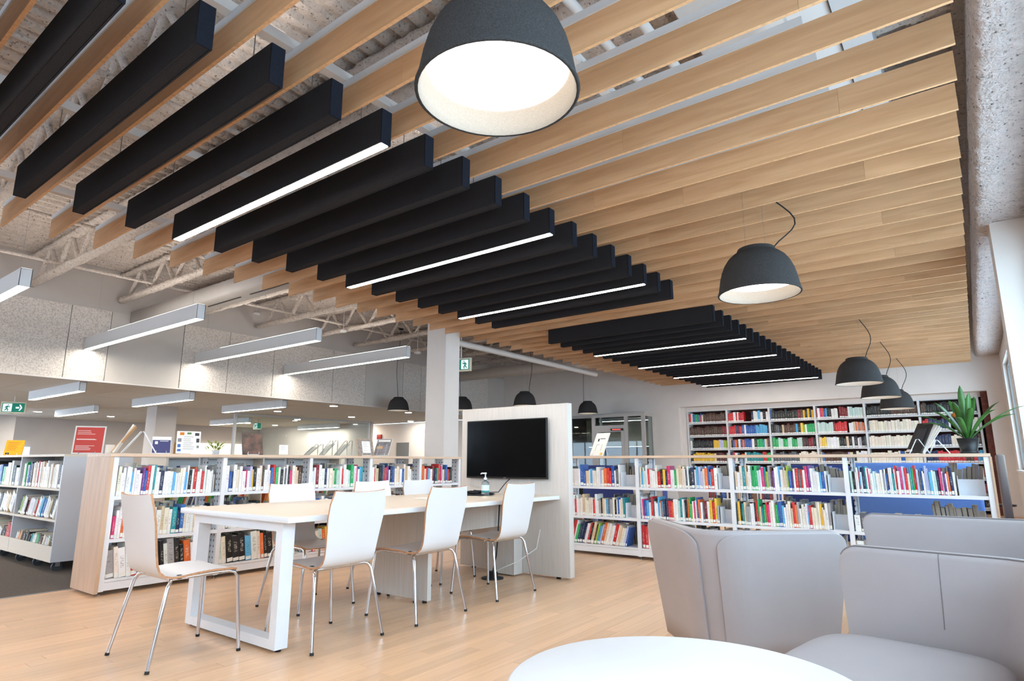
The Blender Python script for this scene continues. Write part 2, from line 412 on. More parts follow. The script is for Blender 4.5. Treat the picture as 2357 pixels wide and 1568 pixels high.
# far wall with the alcove for the reference shelves and the glazed vestibule opening
AX0, AX1, AZ = -6.12, .34, 2.45; FYB = 15.86
mb = MB()
mb.box((AX0, YB, AZ), (WX + .25, YB + .15, ZW)); mb.box((AX1, YB, 0), (WX + .25, YB + .15, AZ))
mb.box((-7.0, YB, 0), (AX0, YB + .15, ZW)); mb.box((-10.4, YB, 2.36), (-7.0, YB + .15, ZW)); mb.box((-24, YB, 0), (-10.4, YB + .15, ZL)); mb.box((XB - .3, YB, ZL), (-10.4, YB + .15, ZW))
mb.box((AX0, YB + .15, AZ), (AX1, YB + 1.0, AZ + .1))
wall_b = struct('wall_back', mb, M_wall)
mb = MB(); mb.box((AX0, YB + .75, 0), (AX1, YB + .9, AZ)); mb.box((AX1 - .11, YB + .152, 0), (AX1, YB + .75, AZ)); mb.box((AX0 - .02, YB + .15, 0), (AX0 - .01, YB + .75, AZ))
struct('wall_alcove', mb, M_brick)
struct('trim_4', MB().box((AX0, FYB, 2.352), (AX1 - .112, FYB + .03, AZ)).box((AX0 - .009, YB + .152, 0), (AX0 + .08, YB + .745, AZ)), M_wall)
# wall behind the photographer: unseen clerestory and low left-wing windows added for daylight
mb = MB()
for a, b in (((-6.5, 0), (WX + .25, 3.5)), ((-11, 0), (-6.5, 3.5)), ((-11, 4.25), (WX + .25, ZW)), ((0, 3.5), (WX + .25, 4.25)), ((-24, 0), (-11, .2)), ((-24, 2.3), (-11, ZW)), ((-12.2, .2), (-11, 2.3)), ((-24, .2), (-23, 2.3))):
    mb.box((a[0], -4.95, a[1]), (b[0], -4.8, b[1]))
struct('wall_front', mb, M_wall)
fr = MB()
for j in range(5): fr.box((-6.5 + 6.5 * j / 4 - .03, -4.9, 3.5), (-6.5 + 6.5 * j / 4 + .03, -4.84, 4.25))
for j in range(4): fr.box((-11 + 4.5 * j / 3 - .03, -4.9, 3.5), (-11 + 4.5 * j / 3 + .03, -4.84, 4.25))
for j in range(6): fr.box((-23 + 10.8 * j / 5 - .03, -4.9, .2), (-23 + 10.8 * j / 5 + .03, -4.84, 2.3))
struct('window_3', fr, MATS['window_frame'])  # mullions of the added front openings
struct('wall_left', MB().box((-24.15, 4.6, 0), (-24, YB + .15, ZL + .2)).box((-24.15, -4.95, 0), (-24, 4.6, .3)).box((-24.15, -4.95, 2.3), (-24, 4.6, ZL + .2)).box((-24.15, -4.95, .3), (-24, -4.4, 2.3)), M_wallgrey)
fr = MB()
for j in range(6): fr.box((-24.1, -4.4 + 9 * j / 5 - .03, .3), (-24.05, -4.4 + 9 * j / 5 + .03, 2.3))
struct('window_7', fr, MATS['window_frame'])  # mullions of an unseen side window added to brighten the left wing
# ---- bulkhead over the left wing, clad with panels
wall_bulk = struct('wall_bulkhead', BX((XB - .12, -4.8, ZL), (XB - .02, YB, ZW)), M_wallgrey)
joints = [-4.8, -2.6, -.4, 1.3, 3.564, 4.173, 5.429, 6.345, 7.35, 8.9, 9.877, 11.125, 11.781, 13.4, 14.7, YB]
for i in range(len(joints) - 1):
    a, b = joints[i], joints[i + 1]; plain = i in (5, 10, 14)
    BX((XB - .02, a + .006, ZL - .02), (XB + .012 - (.006 if plain else 0), b - .006, 3.63)).build('panel', M_plain if plain else M_wool, wall_bulk)
struct('trim_3', BX((XB - .1, -4.8, ZL - .045), (XB + .02, YB, ZL - .02)), M_wall)
# ---- low ceiling with its tiles
lowc = struct('ceiling_low', BX((-24, -4.8, ZL + .03), (XB - .12, YB, ZL + .12)), mat('ceiling_grid', rgb(150, 140, 130), .8))
tile = MB().box((0, 0, 0), (1.488, 1.488, .03)).mesh('tile', mat('ceiling_tile', rgb(230, 219, 206), .9, noise=(30, .05), bump=(220, .1)))
for i in range(8):
    for j in range(10):
        link('tile', tile, lowc, (XB - .13 - 1.5 * (i + 1), .5 + 1.5 * j, ZL + random.uniform(-.001, .001)))
mb = MB(); mb.box((-24, -4.8, ZL), (XB - .13, .49, ZL + .03)); mb.build('plaster_field', M_wall, lowc)
# ---- columns
struct('wall_column', BX((-6.94, 7.0, 0), (-6.53, 7.33, ZD)), M_wall)
struct('wall_column_far', BX((-16.9, 7.0, 0), (-16.35, 7.5, ZL)), M_wallgrey)

# ================================================================== CEILING THINGS
# ---- open web joists along X
JZ = 3.80
web_len = .58
chord_me = None
def joist(k, y, x0, x1):
    t = thing('roof_joist', 'sprayed open web roof joist, %s from the far wall' % nth(k), 'joist', (0, y, 0), 0, 'open web roof joists')
    rnd = random.Random(k)
    for nm, z, h in (('bottom_chord', JZ, .085), ('top_chord', ZD - .09, .075)):
        mb = MB(); n = int((x1 - x0) / .07); vs = []
        for i in range(n + 1):
            x = x0 + (x1 - x0) * i / n
            for a in range(8):
                an = math.pi / 8 + a * math.pi / 4; r = 1 + rnd.uniform(-.2, .2)
                vs.append((x, math.cos(an) * .072 * r, z + h / 2 + math.sin(an) * h * .62 * r))
        fs = [(i * 8 + a, i * 8 + (a + 1) % 8, (i + 1) * 8 + (a + 1) % 8, (i + 1) * 8 + a) for i in range(n) for a in range(8)]
        fs += [tuple(range(8))[::-1], tuple(range(n * 8, n * 8 + 8))]
        mb.add(vs, fs, 0, True).build(nm, M_spray, t)
    x = x0 + .3; s = 1
    while x < x1 - .4:
        o = link('web', web_me, t, (x + .21, 0, (JZ + ZD) / 2)); o.rotation_euler = (0, s * R(40), 0)
        x += .42; s = -s
mbw = MB(); mbw.tube([(0, 0, -.33), (.004, 0, -.1), (-.004, 0, .1), (0, 0, .33)], [.030, .036, .031, .038], 8)
web_me = mbw.mesh('web', M_spray)
jys = [2.96 + 1.31 * k for k in range(-3, 10)]
for i, y in enumerate(reversed(jys)):
    joist(i + 1, y, XB + .05, WX - .4)
# bridging angles and conduits along Y
for i, x in enumerate((-10.6, -8.6, -5.0)):
    tag(MB().tube([(x, -4, JZ + .14), (x + .02, 3, JZ + .13), (x, 9, JZ + .14), (x, 15.3, JZ + .14)], .024, 7).build('joist_bridging', M_spray),
        'sprayed bridging bar across the joists, %s from the bulkhead' % nth(i + 1), 'bridging bar', 'joist bridging bars')
# ---- birch slats
SX0, SX1 = -6.5, .157
SW0, SW1 = 3.02, 3.188
slat_rot = -.0099
def board_mesh(l):
    mb = MB(); mb.box((0, -.0095, 0), (l, .0095, SW1 - SW0))
    me = mb.mesh('board', [M_birch, M_edge])
    for p in me.polygons:
        if abs(p.normal.y) < .5: p.material_index = 1
    return me
cuts = [[(0, 2.44), (2.441, 4.88), (4.881, 6.657)], [(0, 1.22), (1.221, 3.66), (3.661, 6.1), (6.101, 6.657)], [(0, 1.83), (1.831, 4.27), (4.271, 6.657)]]
bcache = {}
rail_me = MB().box((0, -.016, 0), (SX1 - SX0 - .62, .016, .045)).mesh('rail', M_alu)
JS = list(range(-7, 38))
for j in JS:
    y = 2.37 + .35 * j
    t = thing('ceiling_slat', 'birch ceiling slat, %s from the far wall' % nth(38 - j), 'ceiling slat', (SX0, y + .0099 * 3.3, SW0), slat_rot, 'birch ceiling slats')
    for a, b in cuts[j % 3]:
        l = round(b - a, 3)
        if l not in bcache: bcache[l] = board_mesh(l)
        link('board', bcache[l], t, (a, 0, 0))
    link('rail', rail_me, t, (.02, 0, SW1 - SW0))
# ---- black felt baffles between the slats
BX0, BL = -5.06, 2.55
BZ0, BZ1, BW = 2.82, 3.035, .072
def felt_meshes():
    side = MB().box((0, 0, 0), (BL, .008, BZ1 - BZ0)).mesh('side_panel', M_felt)
    bot = MB().box((0, 0, 0), (BL, BW - .02, .009)).mesh('bottom_panel', M_felt)
    end = MB().box((0, 0, 0), (.008, BW - .0, BZ1 - BZ0 - .004)).mesh('end_panel', M_feltdark)
    led = MB().box((0, 0, 0), (BL - .016, BW - .016, .012), bev=.003).mesh('diffuser', M_led)
    return side, bot, end, led
side_me, bot_me, end_me, led_me = felt_meshes()
hang_me = MB().tube([(0, 0, 0), (0, 0, 3.233 - BZ1 + .03)], .003, 5).box((-.01, -.026, 0), (.01, .026, .004)).mesh('hanger', M_steel)
front_ids = list(range(-6, 13)); rear_ids = list(range(16, 37))
for ids, blk in ((front_ids, 'near'), (rear_ids, 'far')):
    for i in ids:
        lit = i % 5 == 0; y = 2.165 + .35 * i
        pos = ids[-1] - i + 1
        lab = '%s black felt ceiling baffle, %s from the far end of the %s block' % ('glowing' if lit else 'unlit', nth(pos), blk)
        t = thing('felt_baffle', lab, 'ceiling baffle', (BX0, y + .0099 * .55, BZ0), slat_rot, 'black felt baffles of the %s block' % blk)
        link('side_panel', side_me, t, (0, -BW / 2, 0)); link('side_panel', side_me, t, (0, BW / 2 - .008, 0))
        link('end_panel', end_me, t, (-.008, -BW / 2, 0)); link('end_panel', end_me, t, (BL, -BW / 2, .0))
        for hx in (.66, 2.32): link('hanger', hang_me, t, (hx, 0, BZ1 - BZ0 - .03))
        if lit: link('diffuser', led_me, t, (.008, -BW / 2 + .008, -.003))
        else: link('bottom_panel', bot_me, t, (0, -BW / 2 + .01, .002))
# ---- white support rails along Y on top of the slats, and services above
def along(name, m, x, z, r, ya, yb, label, cat, group=None, n=10):
    return tag(MB().tube([(x, ya, z), (x, (ya + yb) / 2, z), (x, yb, z)], r, n).build(name, m), label, cat, group)
for i, x in enumerate((-5.9, -4.4, -2.74, -1.55, -.55)):
    tag(BX((x - .03, -.6, 3.233), (x + .03, 15.45, 3.29)).build('support_rail', M_conduit), 'white support rail above the slats, %s from the window wall' % nth(5 - i), 'rail', 'slat support rails')
for i, x in enumerate((-1.44, -1.2)):
    along('white_pipe', M_conduit, x, 3.42, .03, -.5, 15.4, 'white pipe above the slats, %s the wide duct' % ('farther from' if i == 0 else 'close beside'), 'pipe', 'pipes beside the wide duct')
tag(BX((-1.1, 1.2, 3.58), (-.37, 15.5, 3.74), bev=.01).build('air_duct', M_conduit), 'wide flat white air duct running above the slats', 'duct')
tag(BX((-.36, .6, 3.55), (-.2, 15.5, 3.78)).build('cable_tray', M_alu), 'grey cable tray beside the wide white duct', 'cable tray')
along('drain_pipe', M_conduit, -7.1, 3.1, .055, 7.4, 12.9, 'thick white pipe running past the column under the slat ends', 'pipe')
# beige duct from the bulkhead with slot diffusers
dt = thing('slot_duct', 'beige rounded air duct with black slots below the joists', 'duct', (0, 4.66, 3.52))
mb = MB(); prof = []
for k in range(13):
    a = math.pi * k / 12; prof.append((math.cos(a) * .2, -.02 - math.sin(a) * .07))
vs = [(x, y, z) for x in (XB + .02, -5.2) for y, z in prof] + [(x, y, .16) for x in (XB + .02, -5.2) for y in (.2, -.2)]
n = len(prof); fs = [(k, k + 1, n + k + 1, n + k) for k in range(n - 1)] + [(0, n, 2 * n + 2, 2 * n), (n - 1, 2 * n - 1, 2 * n + 3, 2 * n + 1), (2 * n, 2 * n + 1, 2 * n + 3, 2 * n + 2)]
fs += [tuple(range(n)) + (2 * n + 1, 2 * n), tuple(range(n, 2 * n))[::-1] + (2 * n + 2, 2 * n + 3)]
mb.add(vs, fs, 0, True).build('duct_shell', M_duct, dt)
for a in (-9.4, -8.2, -7.0): BX((a, -.06, -.096), (a + .95, -.04, -.07)).build('slot', M_black, dt)
dt = thing('slot_duct', 'beige rounded air duct beyond the column near the far wall', 'duct', (0, 13.2, 3.42))
MB().add(vs, fs, 0, True).build('duct_shell', M_duct, dt)

# ---- bell pendants
def bell(D, dz_cord, bow, seed):
    """meshes of one felt bell pendant, rim at z=0"""
    prof = [(.0, .615), (.19, .612), (.222, .600), (.232, .575), (.236, .555), (.285, .525), (.345, .470), (.395, .395), (.432, .305), (.458, .205), (.474, .11), (.485, .05), (.5, .012), (.498, .0), (.488, -.004), (.478, .0)]
    inn = [(.478, 0), (.470, .014), (.462, .05), (.452, .11), (.435, .20), (.41, .29)]
    sh = MB().lathe([(r * D, z * D) for r, z in prof], 48).mesh('shade', M_lampfelt)
    li = MB().lathe([(r * D, z * D) for r, z in inn], 48).mesh('lining', M_lampin)
    di = MB().lathe([(0, .150 * D), (.2 * D, .148 * D), (.4 * D, .150 * D), (.436 * D, .156 * D), (.436 * D, .17 * D)], 48).mesh('diffuser', M_lampdisc)
    top = .6 * D; pts = []
    for k in range(15):
        u = k / 14; s = math.sin(u * math.pi) ** 2
        pts.append((.20 * D * (1 - u) + bow * s * (1 - u) * 2.2, bow * .3 * s, top - .04 + (dz_cord - top) * u))
    co = MB().tube(pts, .0055, 6).mesh('cord', M_blacksoft)
    ca = MB().tube([(0, 0, top), (0, 0, dz_cord)], .0012, 4).mesh('suspension_wire', M_steel)
    cn = MB().lathe([(0, .03), (.055, .03), (.06, .02), (.06, 0), (0, 0)], 20).mesh('ceiling_rose', M_black)
    return sh, li, di, co, ca, cn
def pendant(x, y, z, D, top, bow, rz, label, power):
    t = thing('pendant_lamp', label, 'pendant lamp', (x, y, z), rz, 'felt bell pendant lamps')
    sh, li, di, co, ca, cn = bell(D, top - z, bow, 1)
    link('shade', sh, t); link('lining', li, t); link('diffuser', di, t); link('cord', co, t)
    for s in (-.12, .12): link('suspension_wire', ca, t, (s * D, 0, 0))
    link('ceiling_rose', cn, t, (0, 0, top - z - .03))
pendant(-1.26, 1.60, 2.365, .61, 3.388, .1, R(10), 'large charcoal felt bell lamp closest to the camera', 60)
pendant(-1.19, 4.79, 2.30, .61, 3.388, .22, R(30), 'charcoal felt bell lamp with bowed cord hanging under the right slats', 40)
pendant(-1.20, 9.85, 2.12, .61, 3.388, .14, R(30), 'charcoal felt bell lamp before far reference shelves, largest of that cluster', 30)
pendant(-1.16, 12.0, 2.10, .61, 3.388, .14, R(30), 'charcoal felt bell lamp before far reference shelves, middle of that cluster', 30)
pendant(-1.11, 14.06, 2.05, .61, 3.388, .16, R(30), 'charcoal felt bell lamp before far reference shelves, smallest of that cluster', 30)
pendant(-11.3, 10.45, 2.28, .54, ZD, .1, R(150), 'black felt bell lamp left of the white column', 30)
pendant(-8.22, 11.52, 2.31, .54, ZD, .09, R(20), 'black felt bell lamp peeking over the top of the screen panel', 30)
pendant(-8.2, 14.4, 2.31, .54, ZD, .03, R(200), 'black felt bell lamp in front of the glazed vestibule', 30)
pendant(-10.05, 11.4, 2.29, .54, ZD, .09, R(150), 'black felt bell lamp half hidden behind the white column', 30)

# ---- linear pendants, high room and left wing
def linear(x0, x1, y, z, h, w, label, group, hang):
    t = thing('linear_light', label, 'ceiling light', (x0, y, z), 0, group); L_ = x1 - x0
    mb = MB(); mb.box((0, -w / 2, 0), (L_, -w / 2 + .006, h)); mb.box((0, w / 2 - .006, 0), (L_, w / 2, h)); mb.box((0, -w / 2 + .006, h - .006), (L_, w / 2 - .006, h))
    mb.build('housing', M_fix, t)
    for a in (0, L_ - .008): BX((a, -w / 2 - .001, -.001), (a + .008, w / 2 + .001, h + .001)).build('end_cap', M_white, t)
    BX((.01, -w / 2 + .006, .004), (L_ - .01, w / 2 - .006, .012)).build('diffuser', M_ledsoft if hang else M_ledlow, t)
    if hang and h > .15: BX((.9, -w / 2 + .006, h + .0005), (L_ - .01, w / 2 - .006, h + .004)).build('added_uplight', M_upfill, t)  # extra lens on top, added only to brighten the ceiling
    if hang:
        for a in (.25, L_ - .25): MB().tube([(a, 0, h), (a, 0, hang - z)], .0015, 4).build('suspension_wire', M_steel, t)
for i, y in enumerate((-3.75, -1.85, .05, 1.95, 3.86, 5.72, 7.64)):  # first three continue the row out of view, added for more light
    linear(XB + .04, -8.05, y, 2.9, .20, .11, 'long white linear light touching the bulkhead, %s counted from the column' % nth(7 - i), 'long linear lights', ZD - .1)
for i, y in enumerate((4.05, 5.95, 8.03)):
    linear(-15.05, -12.42, y, 2.25, .168, .11, 'white linear light under the low ceiling, front row, %s from the left' % nth(i + 1), 'low ceiling linear lights', 0)
linear(-20.0, -17.3, 6.0, 2.25, .165, .11, 'white linear light under the low ceiling, small one in the back row', 'low ceiling linear lights', 0)
for i, (xa, y) in enumerate(((-15.05, 2.1), (-15.05, .2), (-20.0, 2.9), (-20.0, .5), (-15.05, -2.2), (-20.0, -2.2))):  # unseen fixtures added to give the left wing more light
    linear(xa, xa + 2.65, y, 2.25, .165, .11, 'added white linear light under the low ceiling, %s unseen one past the left edge' % nth(i + 1), 'low ceiling linear lights', 0)
linear(-20.6, -18.2, 10.6, 2.25, .165, .11, 'white linear light in the glazed room, left one', 'glazed room linear lights', 0)
linear(-20.6, -18.2, 14.0, 2.25, .165, .11, 'white linear light in the glazed room, right one', 'glazed room linear lights', 0)
dl = [(87, 948), (255, 959), (398, 967), (639, 947), (768, 935), (809, 960), (940, 950), (945, 970), (685, 966), (633, 979), (593, 975), (824, 977)]
down_ring = MB().lathe([(.09, -.002), (.115, -.004), (.118, .0), (.118, .01)], 24).mesh('trim_ring', M_fix)
down_lens = MB().lathe([(0, -.003), (.09, -.003), (.09, .01)], 24).mesh('lens', M_down)
def on_plane(px, py, z):
    r = (px - 1178.5) / 1405; u = (784 - py) / 1405
    fx, fz = _cp - u * _sp, _sp + u * _cp
    d = (r * _cy - fx * _sy, r * _sy + fx * _cy, fz); t = (z - EYE) / d[2]
    return d[0] * t, d[1] * t
names = ['by the hanging exit sign', 'above the red poster', 'above the dark framed photo', 'beside the third low linear light', 'nearest to the bulkhead edge', 'beyond the bulkhead edge, before the glass', 'just left of the column', 'beside the column near the fire alarm', 'inside the glazed room by its sign', 'inside the glazed room, leftmost', 'inside the glazed room, second from left', 'inside the glazed room, rightmost']
for (px, py), nm in zip(dl, names):
    x, y = on_plane(px, py, ZL - .004)
    if x < -23.5 or y > 15.2: continue
    t = thing('downlight', 'small round ceiling downlight %s' % nm, 'downlight', (x, y, ZL - .004), 0, 'recessed downlights')
    link('trim_ring', down_ring, t); link('lens', down_lens, t)

# ---- exit signs
M_green = mat('exit_green', rgb(8, 112, 92), .5, emit=(rgb(8, 112, 92), .35))
M_exitw = mat('exit_white', rgb(226, 240, 244), .5, emit=(rgb(226, 240, 244), .5))
def exit_sign(x, y, z, rz, w, h, flip, label, hang, arrow=True):
    t = thing('exit_sign', label, 'exit sign', (x, y, z), rz, 'green running man exit signs')
    BX((-w / 2 - .03, 0, -.03), (w / 2 + .03, .05, h + .03), bev=.006).build('sign_box', mat('sign_cream', rgb(222, 214, 190), .6), t)
    BX((-w / 2, -.006, 0), (w / 2, 0, h)).build('green_face', M_green, t)
    s = -1 if flip else 1; c = -w * .26 * s
    BX((c - w * .2, -.010, h * .06), (c + w * .2, -.006, h * .94)).build('pictogram_field', M_exitw, t)
    mb = MB()
    def P(u, v): return (c + s * u * h, v * h)
    def limb(a, b, k=.05):
        a = Vector((*P(*a),)); b = Vector((*P(*b),)); d = (b - a).normalized() * k * h; n = Vector((-d.y, d.x))
        mb.prism([tuple(a - n - d * .3), tuple(b - n * .8 + d * .3), tuple(b + n * .8 + d * .3), tuple(a + n - d * .3)], -.0135, -.010)
    limb((.02, .66), (-.06, .42), .075); limb((.02, .64), (.17, .56)); limb((.17, .56), (.22, .68), .04); limb((-.02, .66), (-.14, .60)); limb((-.14, .60), (-.19, .46), .04)
    limb((-.06, .42), (.08, .32), .055); limb((.08, .32), (.06, .12), .05); limb((-.06, .42), (-.12, .24), .055); limb((-.12, .24), (-.26, .2), .045)
    mb.prism([(P(.07, .79)[0] + math.cos(a * math.pi / 5) * .06 * h, .79 * h + math.sin(a * math.pi / 5) * .06 * h) for a in range(10)], -.0135, -.010)
    mb.build('running_man', M_green, t)
    if arrow:
        a = w * .25 * s; mb = MB(); q = h * .09
        mb.prism([(a - s * h * .28, .5 * h - q), (a + s * h * .05, .5 * h - q), (a + s * h * .05, .5 * h + q), (a - s * h * .28, .5 * h + q)], -.010, -.006)
        mb.prism([(a + s * h * .02, .16 * h), (a + s * h * .14, .16 * h), (a + s * h * .34, .5 * h), (a + s * h * .14, .84 * h), (a + s * h * .02, .84 * h), (a + s * h * .18, .5 * h)], -.010, -.006)
        mb.build('arrow', M_exitw, t)
    if hang: MB().tube([(0, .025, h + .03), (0, .025, hang - z)], .012, 8).build('stem', M_conduit, t)
exit_sign(-7.35, 8.28, 2.68, R(12), .36, .19, True, 'green running man exit sign hanging beside the column', 3.8)
exit_sign(-16.4, 4.12, 2.08, R(55), .40, .19, False, 'green running man exit sign over the left bookcases', ZL)
exit_sign(-18.6, 11.1, 2.1, R(60), .2, .18, False, 'small green exit sign seen through the glass partition', ZL, False)

# ---- sensors hanging from the joists
for i, (px, py, d) in enumerate(((65, 522, 9), (186, 648, 11), (322, 672, 11.5), (456, 620, 9.5), (590, 725, 13), (790, 765, 13), (961, 815, 13.5))):
    r = (px - 1178.5) / 1405; u = (784 - py) / 1405
    fx, fz = _cp - u * _sp, _sp + u * _cp
    k = d; x, y, z = (r * _cy - fx * _sy) * k, (r * _sy + fx * _cy) * k, EYE + fz * k
    if z > ZD - .2: continue
    t = thing('ceiling_sensor', 'small white hanging ceiling sensor, %s from the left edge' % nth(i + 1), 'sensor', (x, y, z), 0, 'hanging ceiling sensors')
    MB().lathe([(0, 0), (.06, .0), (.075, .015), (.075, .05), (0, .05)], 16).build('sensor_body', M_conduit, t)
    MB().tube([(0, 0, .05), (0, 0, ZD - z)], .006, 6).build('stem', M_conduit, t)

# ================================================================== MEDIA TABLE, SCREEN PANEL, CHAIRS
TX0, TX1, TY0, TY1, TZ = -4.32, -3.085, 2.07, 4.868, .73
t = thing('media_table', 'long white meeting table with a beige top beside the screen panel', 'table', ((TX0 + TX1) / 2, (TY0 + TY1) / 2, 0))
cx, cy = (TX0 + TX1) / 2, (TY0 + TY1) / 2
M_top = mat('table_top', rgb(216, 200, 183), .4, noise=(3, .02))
ox, oy = (TX1 - TX0) / 2, (TY1 - TY0) / 2
top = BX((-ox, -oy, TZ - .034), (ox, oy, TZ), bev=.003).mesh('tabletop', [M_top, M_white])
for p in top.polygons:
    if abs(p.normal.z) < .6: p.material_index = 1
link('tabletop', top, t)
# loop leg at the near end: four flat bars
x0, x1 = -4.205 - cx, -3.2 - cx; y0, y1 = 2.115 - cy, 2.195 - cy; w = .062
BX((x0, y0, .015), (x0 + w, y1, TZ - .036)).build('leg', M_white, t); BX((x1 - w, y0, .015), (x1, y1, TZ - .036)).build('leg', M_white, t)
BX((x0 + w, y0, .015), (x1 - w, y1, .065)).build('foot_rail', M_white, t); BX((x0 + w, y0, TZ - .09), (x1 - w, y1, TZ - .036)).build('top_rail', M_white, t)
for xx in (x0 + .03, x1 - .03): MB().lathe([(0, 0), (.018, 0), (.018, .015), (0, .015)], 12).build('glide', M_black, t, (xx, (y0 + y1) / 2, 0))
BX((-3.99 - cx, 3.475 - cy, .02), (-3.375 - cx, 3.515 - cy, TZ - .036)).build('support_panel', M_pin, t)
for xx in (-3.93, -3.42): MB().lathe([(0, 0), (.018, 0), (.018, .02), (0, .02)], 12).build('glide', M_black, t, (xx - cx, 3.495 - cy, 0))
BX((-3.70 - cx, 3.517 - cy, .44), (-3.66 - cx, 4.735 - cy, TZ - .036)).build('cable_channel', M_pin, t)
BX((-3.82 - cx, 4.738 - cy, .015), (-3.51 - cx, TY1 - cy, TZ - .036)).build('cable_column', M_pin, t)
# screen panel
PX0, PX1, PY0, PY1, PZ = -4.285, -2.99, 4.872, 4.95, 1.572
t = thing('screen_panel', 'freestanding white wood-grain panel carrying the television', 'screen panel', ((PX0 + PX1) / 2, PY0, 0))
pc = (PX0 + PX1) / 2
BX((PX0 - pc, 0, .02), (PX1 - pc, PY1 - PY0, PZ), bev=.004).build('panel', M_pin, t)
for s in (-.5, .5): MB().lathe([(0, 0), (.02, 0), (.02, .02), (0, .02)], 12).build('glide', M_black, t, (s, .04, 0))
t = thing('television', 'black flat television mounted on the white screen panel', 'television', (-3.683, 4.868, 1.158))
BX((-.492, -.045, -.285), (.492, -.022, .285), bev=.004).build('bezel', M_black, t)
BX((-.480, -.0465, -.268), (.480, -.045, .276)).build('screen', M_tv, t)
BX((-.2, -.022, -.15), (.2, .0, .15)).build('wall_mount', M_black, t)
def text_obj(name, body, size, m, parent, loc, rot):
    cu = bpy.data.curves.new(name, 'FONT'); cu.body = body; cu.size = size; cu.extrude = .0004; cu.align_x = 'CENTER'
    o = bpy.data.objects.new(name, cu); COL.objects.link(o); bpy.context.view_layer.update()
    me = bpy.data.meshes.new_from_object(o); bpy.data.objects.remove(o); bpy.data.curves.remove(cu)
    me.materials.clear(); me.materials.append(m); me.name = name
    return link(name, me, parent, loc, rot)
text_obj('maker_mark', 'SONY', .014, M_steel, t, (.0, -.0468, -.281), (R(90), 0, 0))
# hand sanitiser, cables, floor box
t = thing('pump_bottle', 'clear sanitiser pump bottle with a white label and pump on the table', 'bottle', (-3.63, 4.46, TZ + .0005))
MB().lathe([(0, 0), (.034, 0), (.037, .006), (.037, .105), (.030, .122), (.014, .13), (.013, .14), (0, .14)], 24).build('bottle_body', mat('clear_gel', rgb(214, 226, 230), .1, trans=.8, ior=1.3), t)
MB().lathe([(.0376, .03), (.0376, .095)], 24).build('label', mat('bottle_label', rgb(226, 236, 240), .6), t)
MB().lathe([(.0379, .03), (.0379, .045)], 24).build('label_band', mat('teal_print', rgb(60, 150, 150), .6), t)
mb = MB().lathe([(0, .14), (.016, .14), (.016, .158), (.006, .162), (.005, .19), (.012, .192), (.012, .204), (0, .206)], 16); mb.tube([(0, 0, .198), (-.03, -.012, .199), (-.042, -.017, .192)], .006, 8)
mb.build('pump', M_white, t)
t = thing('cable_tray', 'low black tray with coiled black cables on the table', 'tray', (-3.76, 4.50, TZ + .0005))
MB().lathe([(0, 0), (.15, 0), (.165, .012), (.16, .014), (.145, .004), (0, .004)], 28).build('tray', M_black, t)
for k in range(4):
    pts = [(math.cos(a * .5 + k) * (.12 - .012 * (a % 3)) - .02 * k, math.sin(a * .5 + k) * (.08 + .01 * k), .014 + .006 * k + .004 * (a % 2)) for a in range(12)]
    MB().tube(pts, .0045, 6).build('cable', M_blacksoft, t)
MB().tube([(-.1, -.02, .02), (-.2, -.06, .016), (-.28, -.03, .012), (-.3, .02, .01)], .004, 6).build('cable', M_blacksoft, t)
MB().tube([(.05, .12, .02), (.08, .22, .02), (.1, .3, .1), (.12, .345, .14)], .004, 6).build('cable', M_blacksoft, t)
t = thing('floor_box', 'black round power outlet with cable on the floor under the table', 'outlet', (-3.62, 4.56, 0))
MB().lathe([(0, .0), (.1, 0), (.1, .01), (.05, .02), (.045, .06), (0, .065)], 20).build('outlet_base', M_black, t)
MB().tube([(0, 0, .05), (.02, .03, .2), (.0, .08, .4), (0, .1, .66)], .006, 6).build('cable', M_blacksoft, t)
tag(MB().tube([(-3.6, 4.55, .05), (-3.5, 4.52, .1), (-3.38, 4.62, .16), (-3.30, 4.8, .26), (-3.30, 4.86, .42)], .004, 6).build('white_cable', M_conduit), 'thin white cable looping from the floor outlet to the panel', 'cable')
tag(MB().box((-3.79, 3.72, TZ + .0005), (-3.60, 3.86, TZ + .004)).build('paper_sheet', M_paper), 'white sheet of paper lying flat on the table', 'paper')

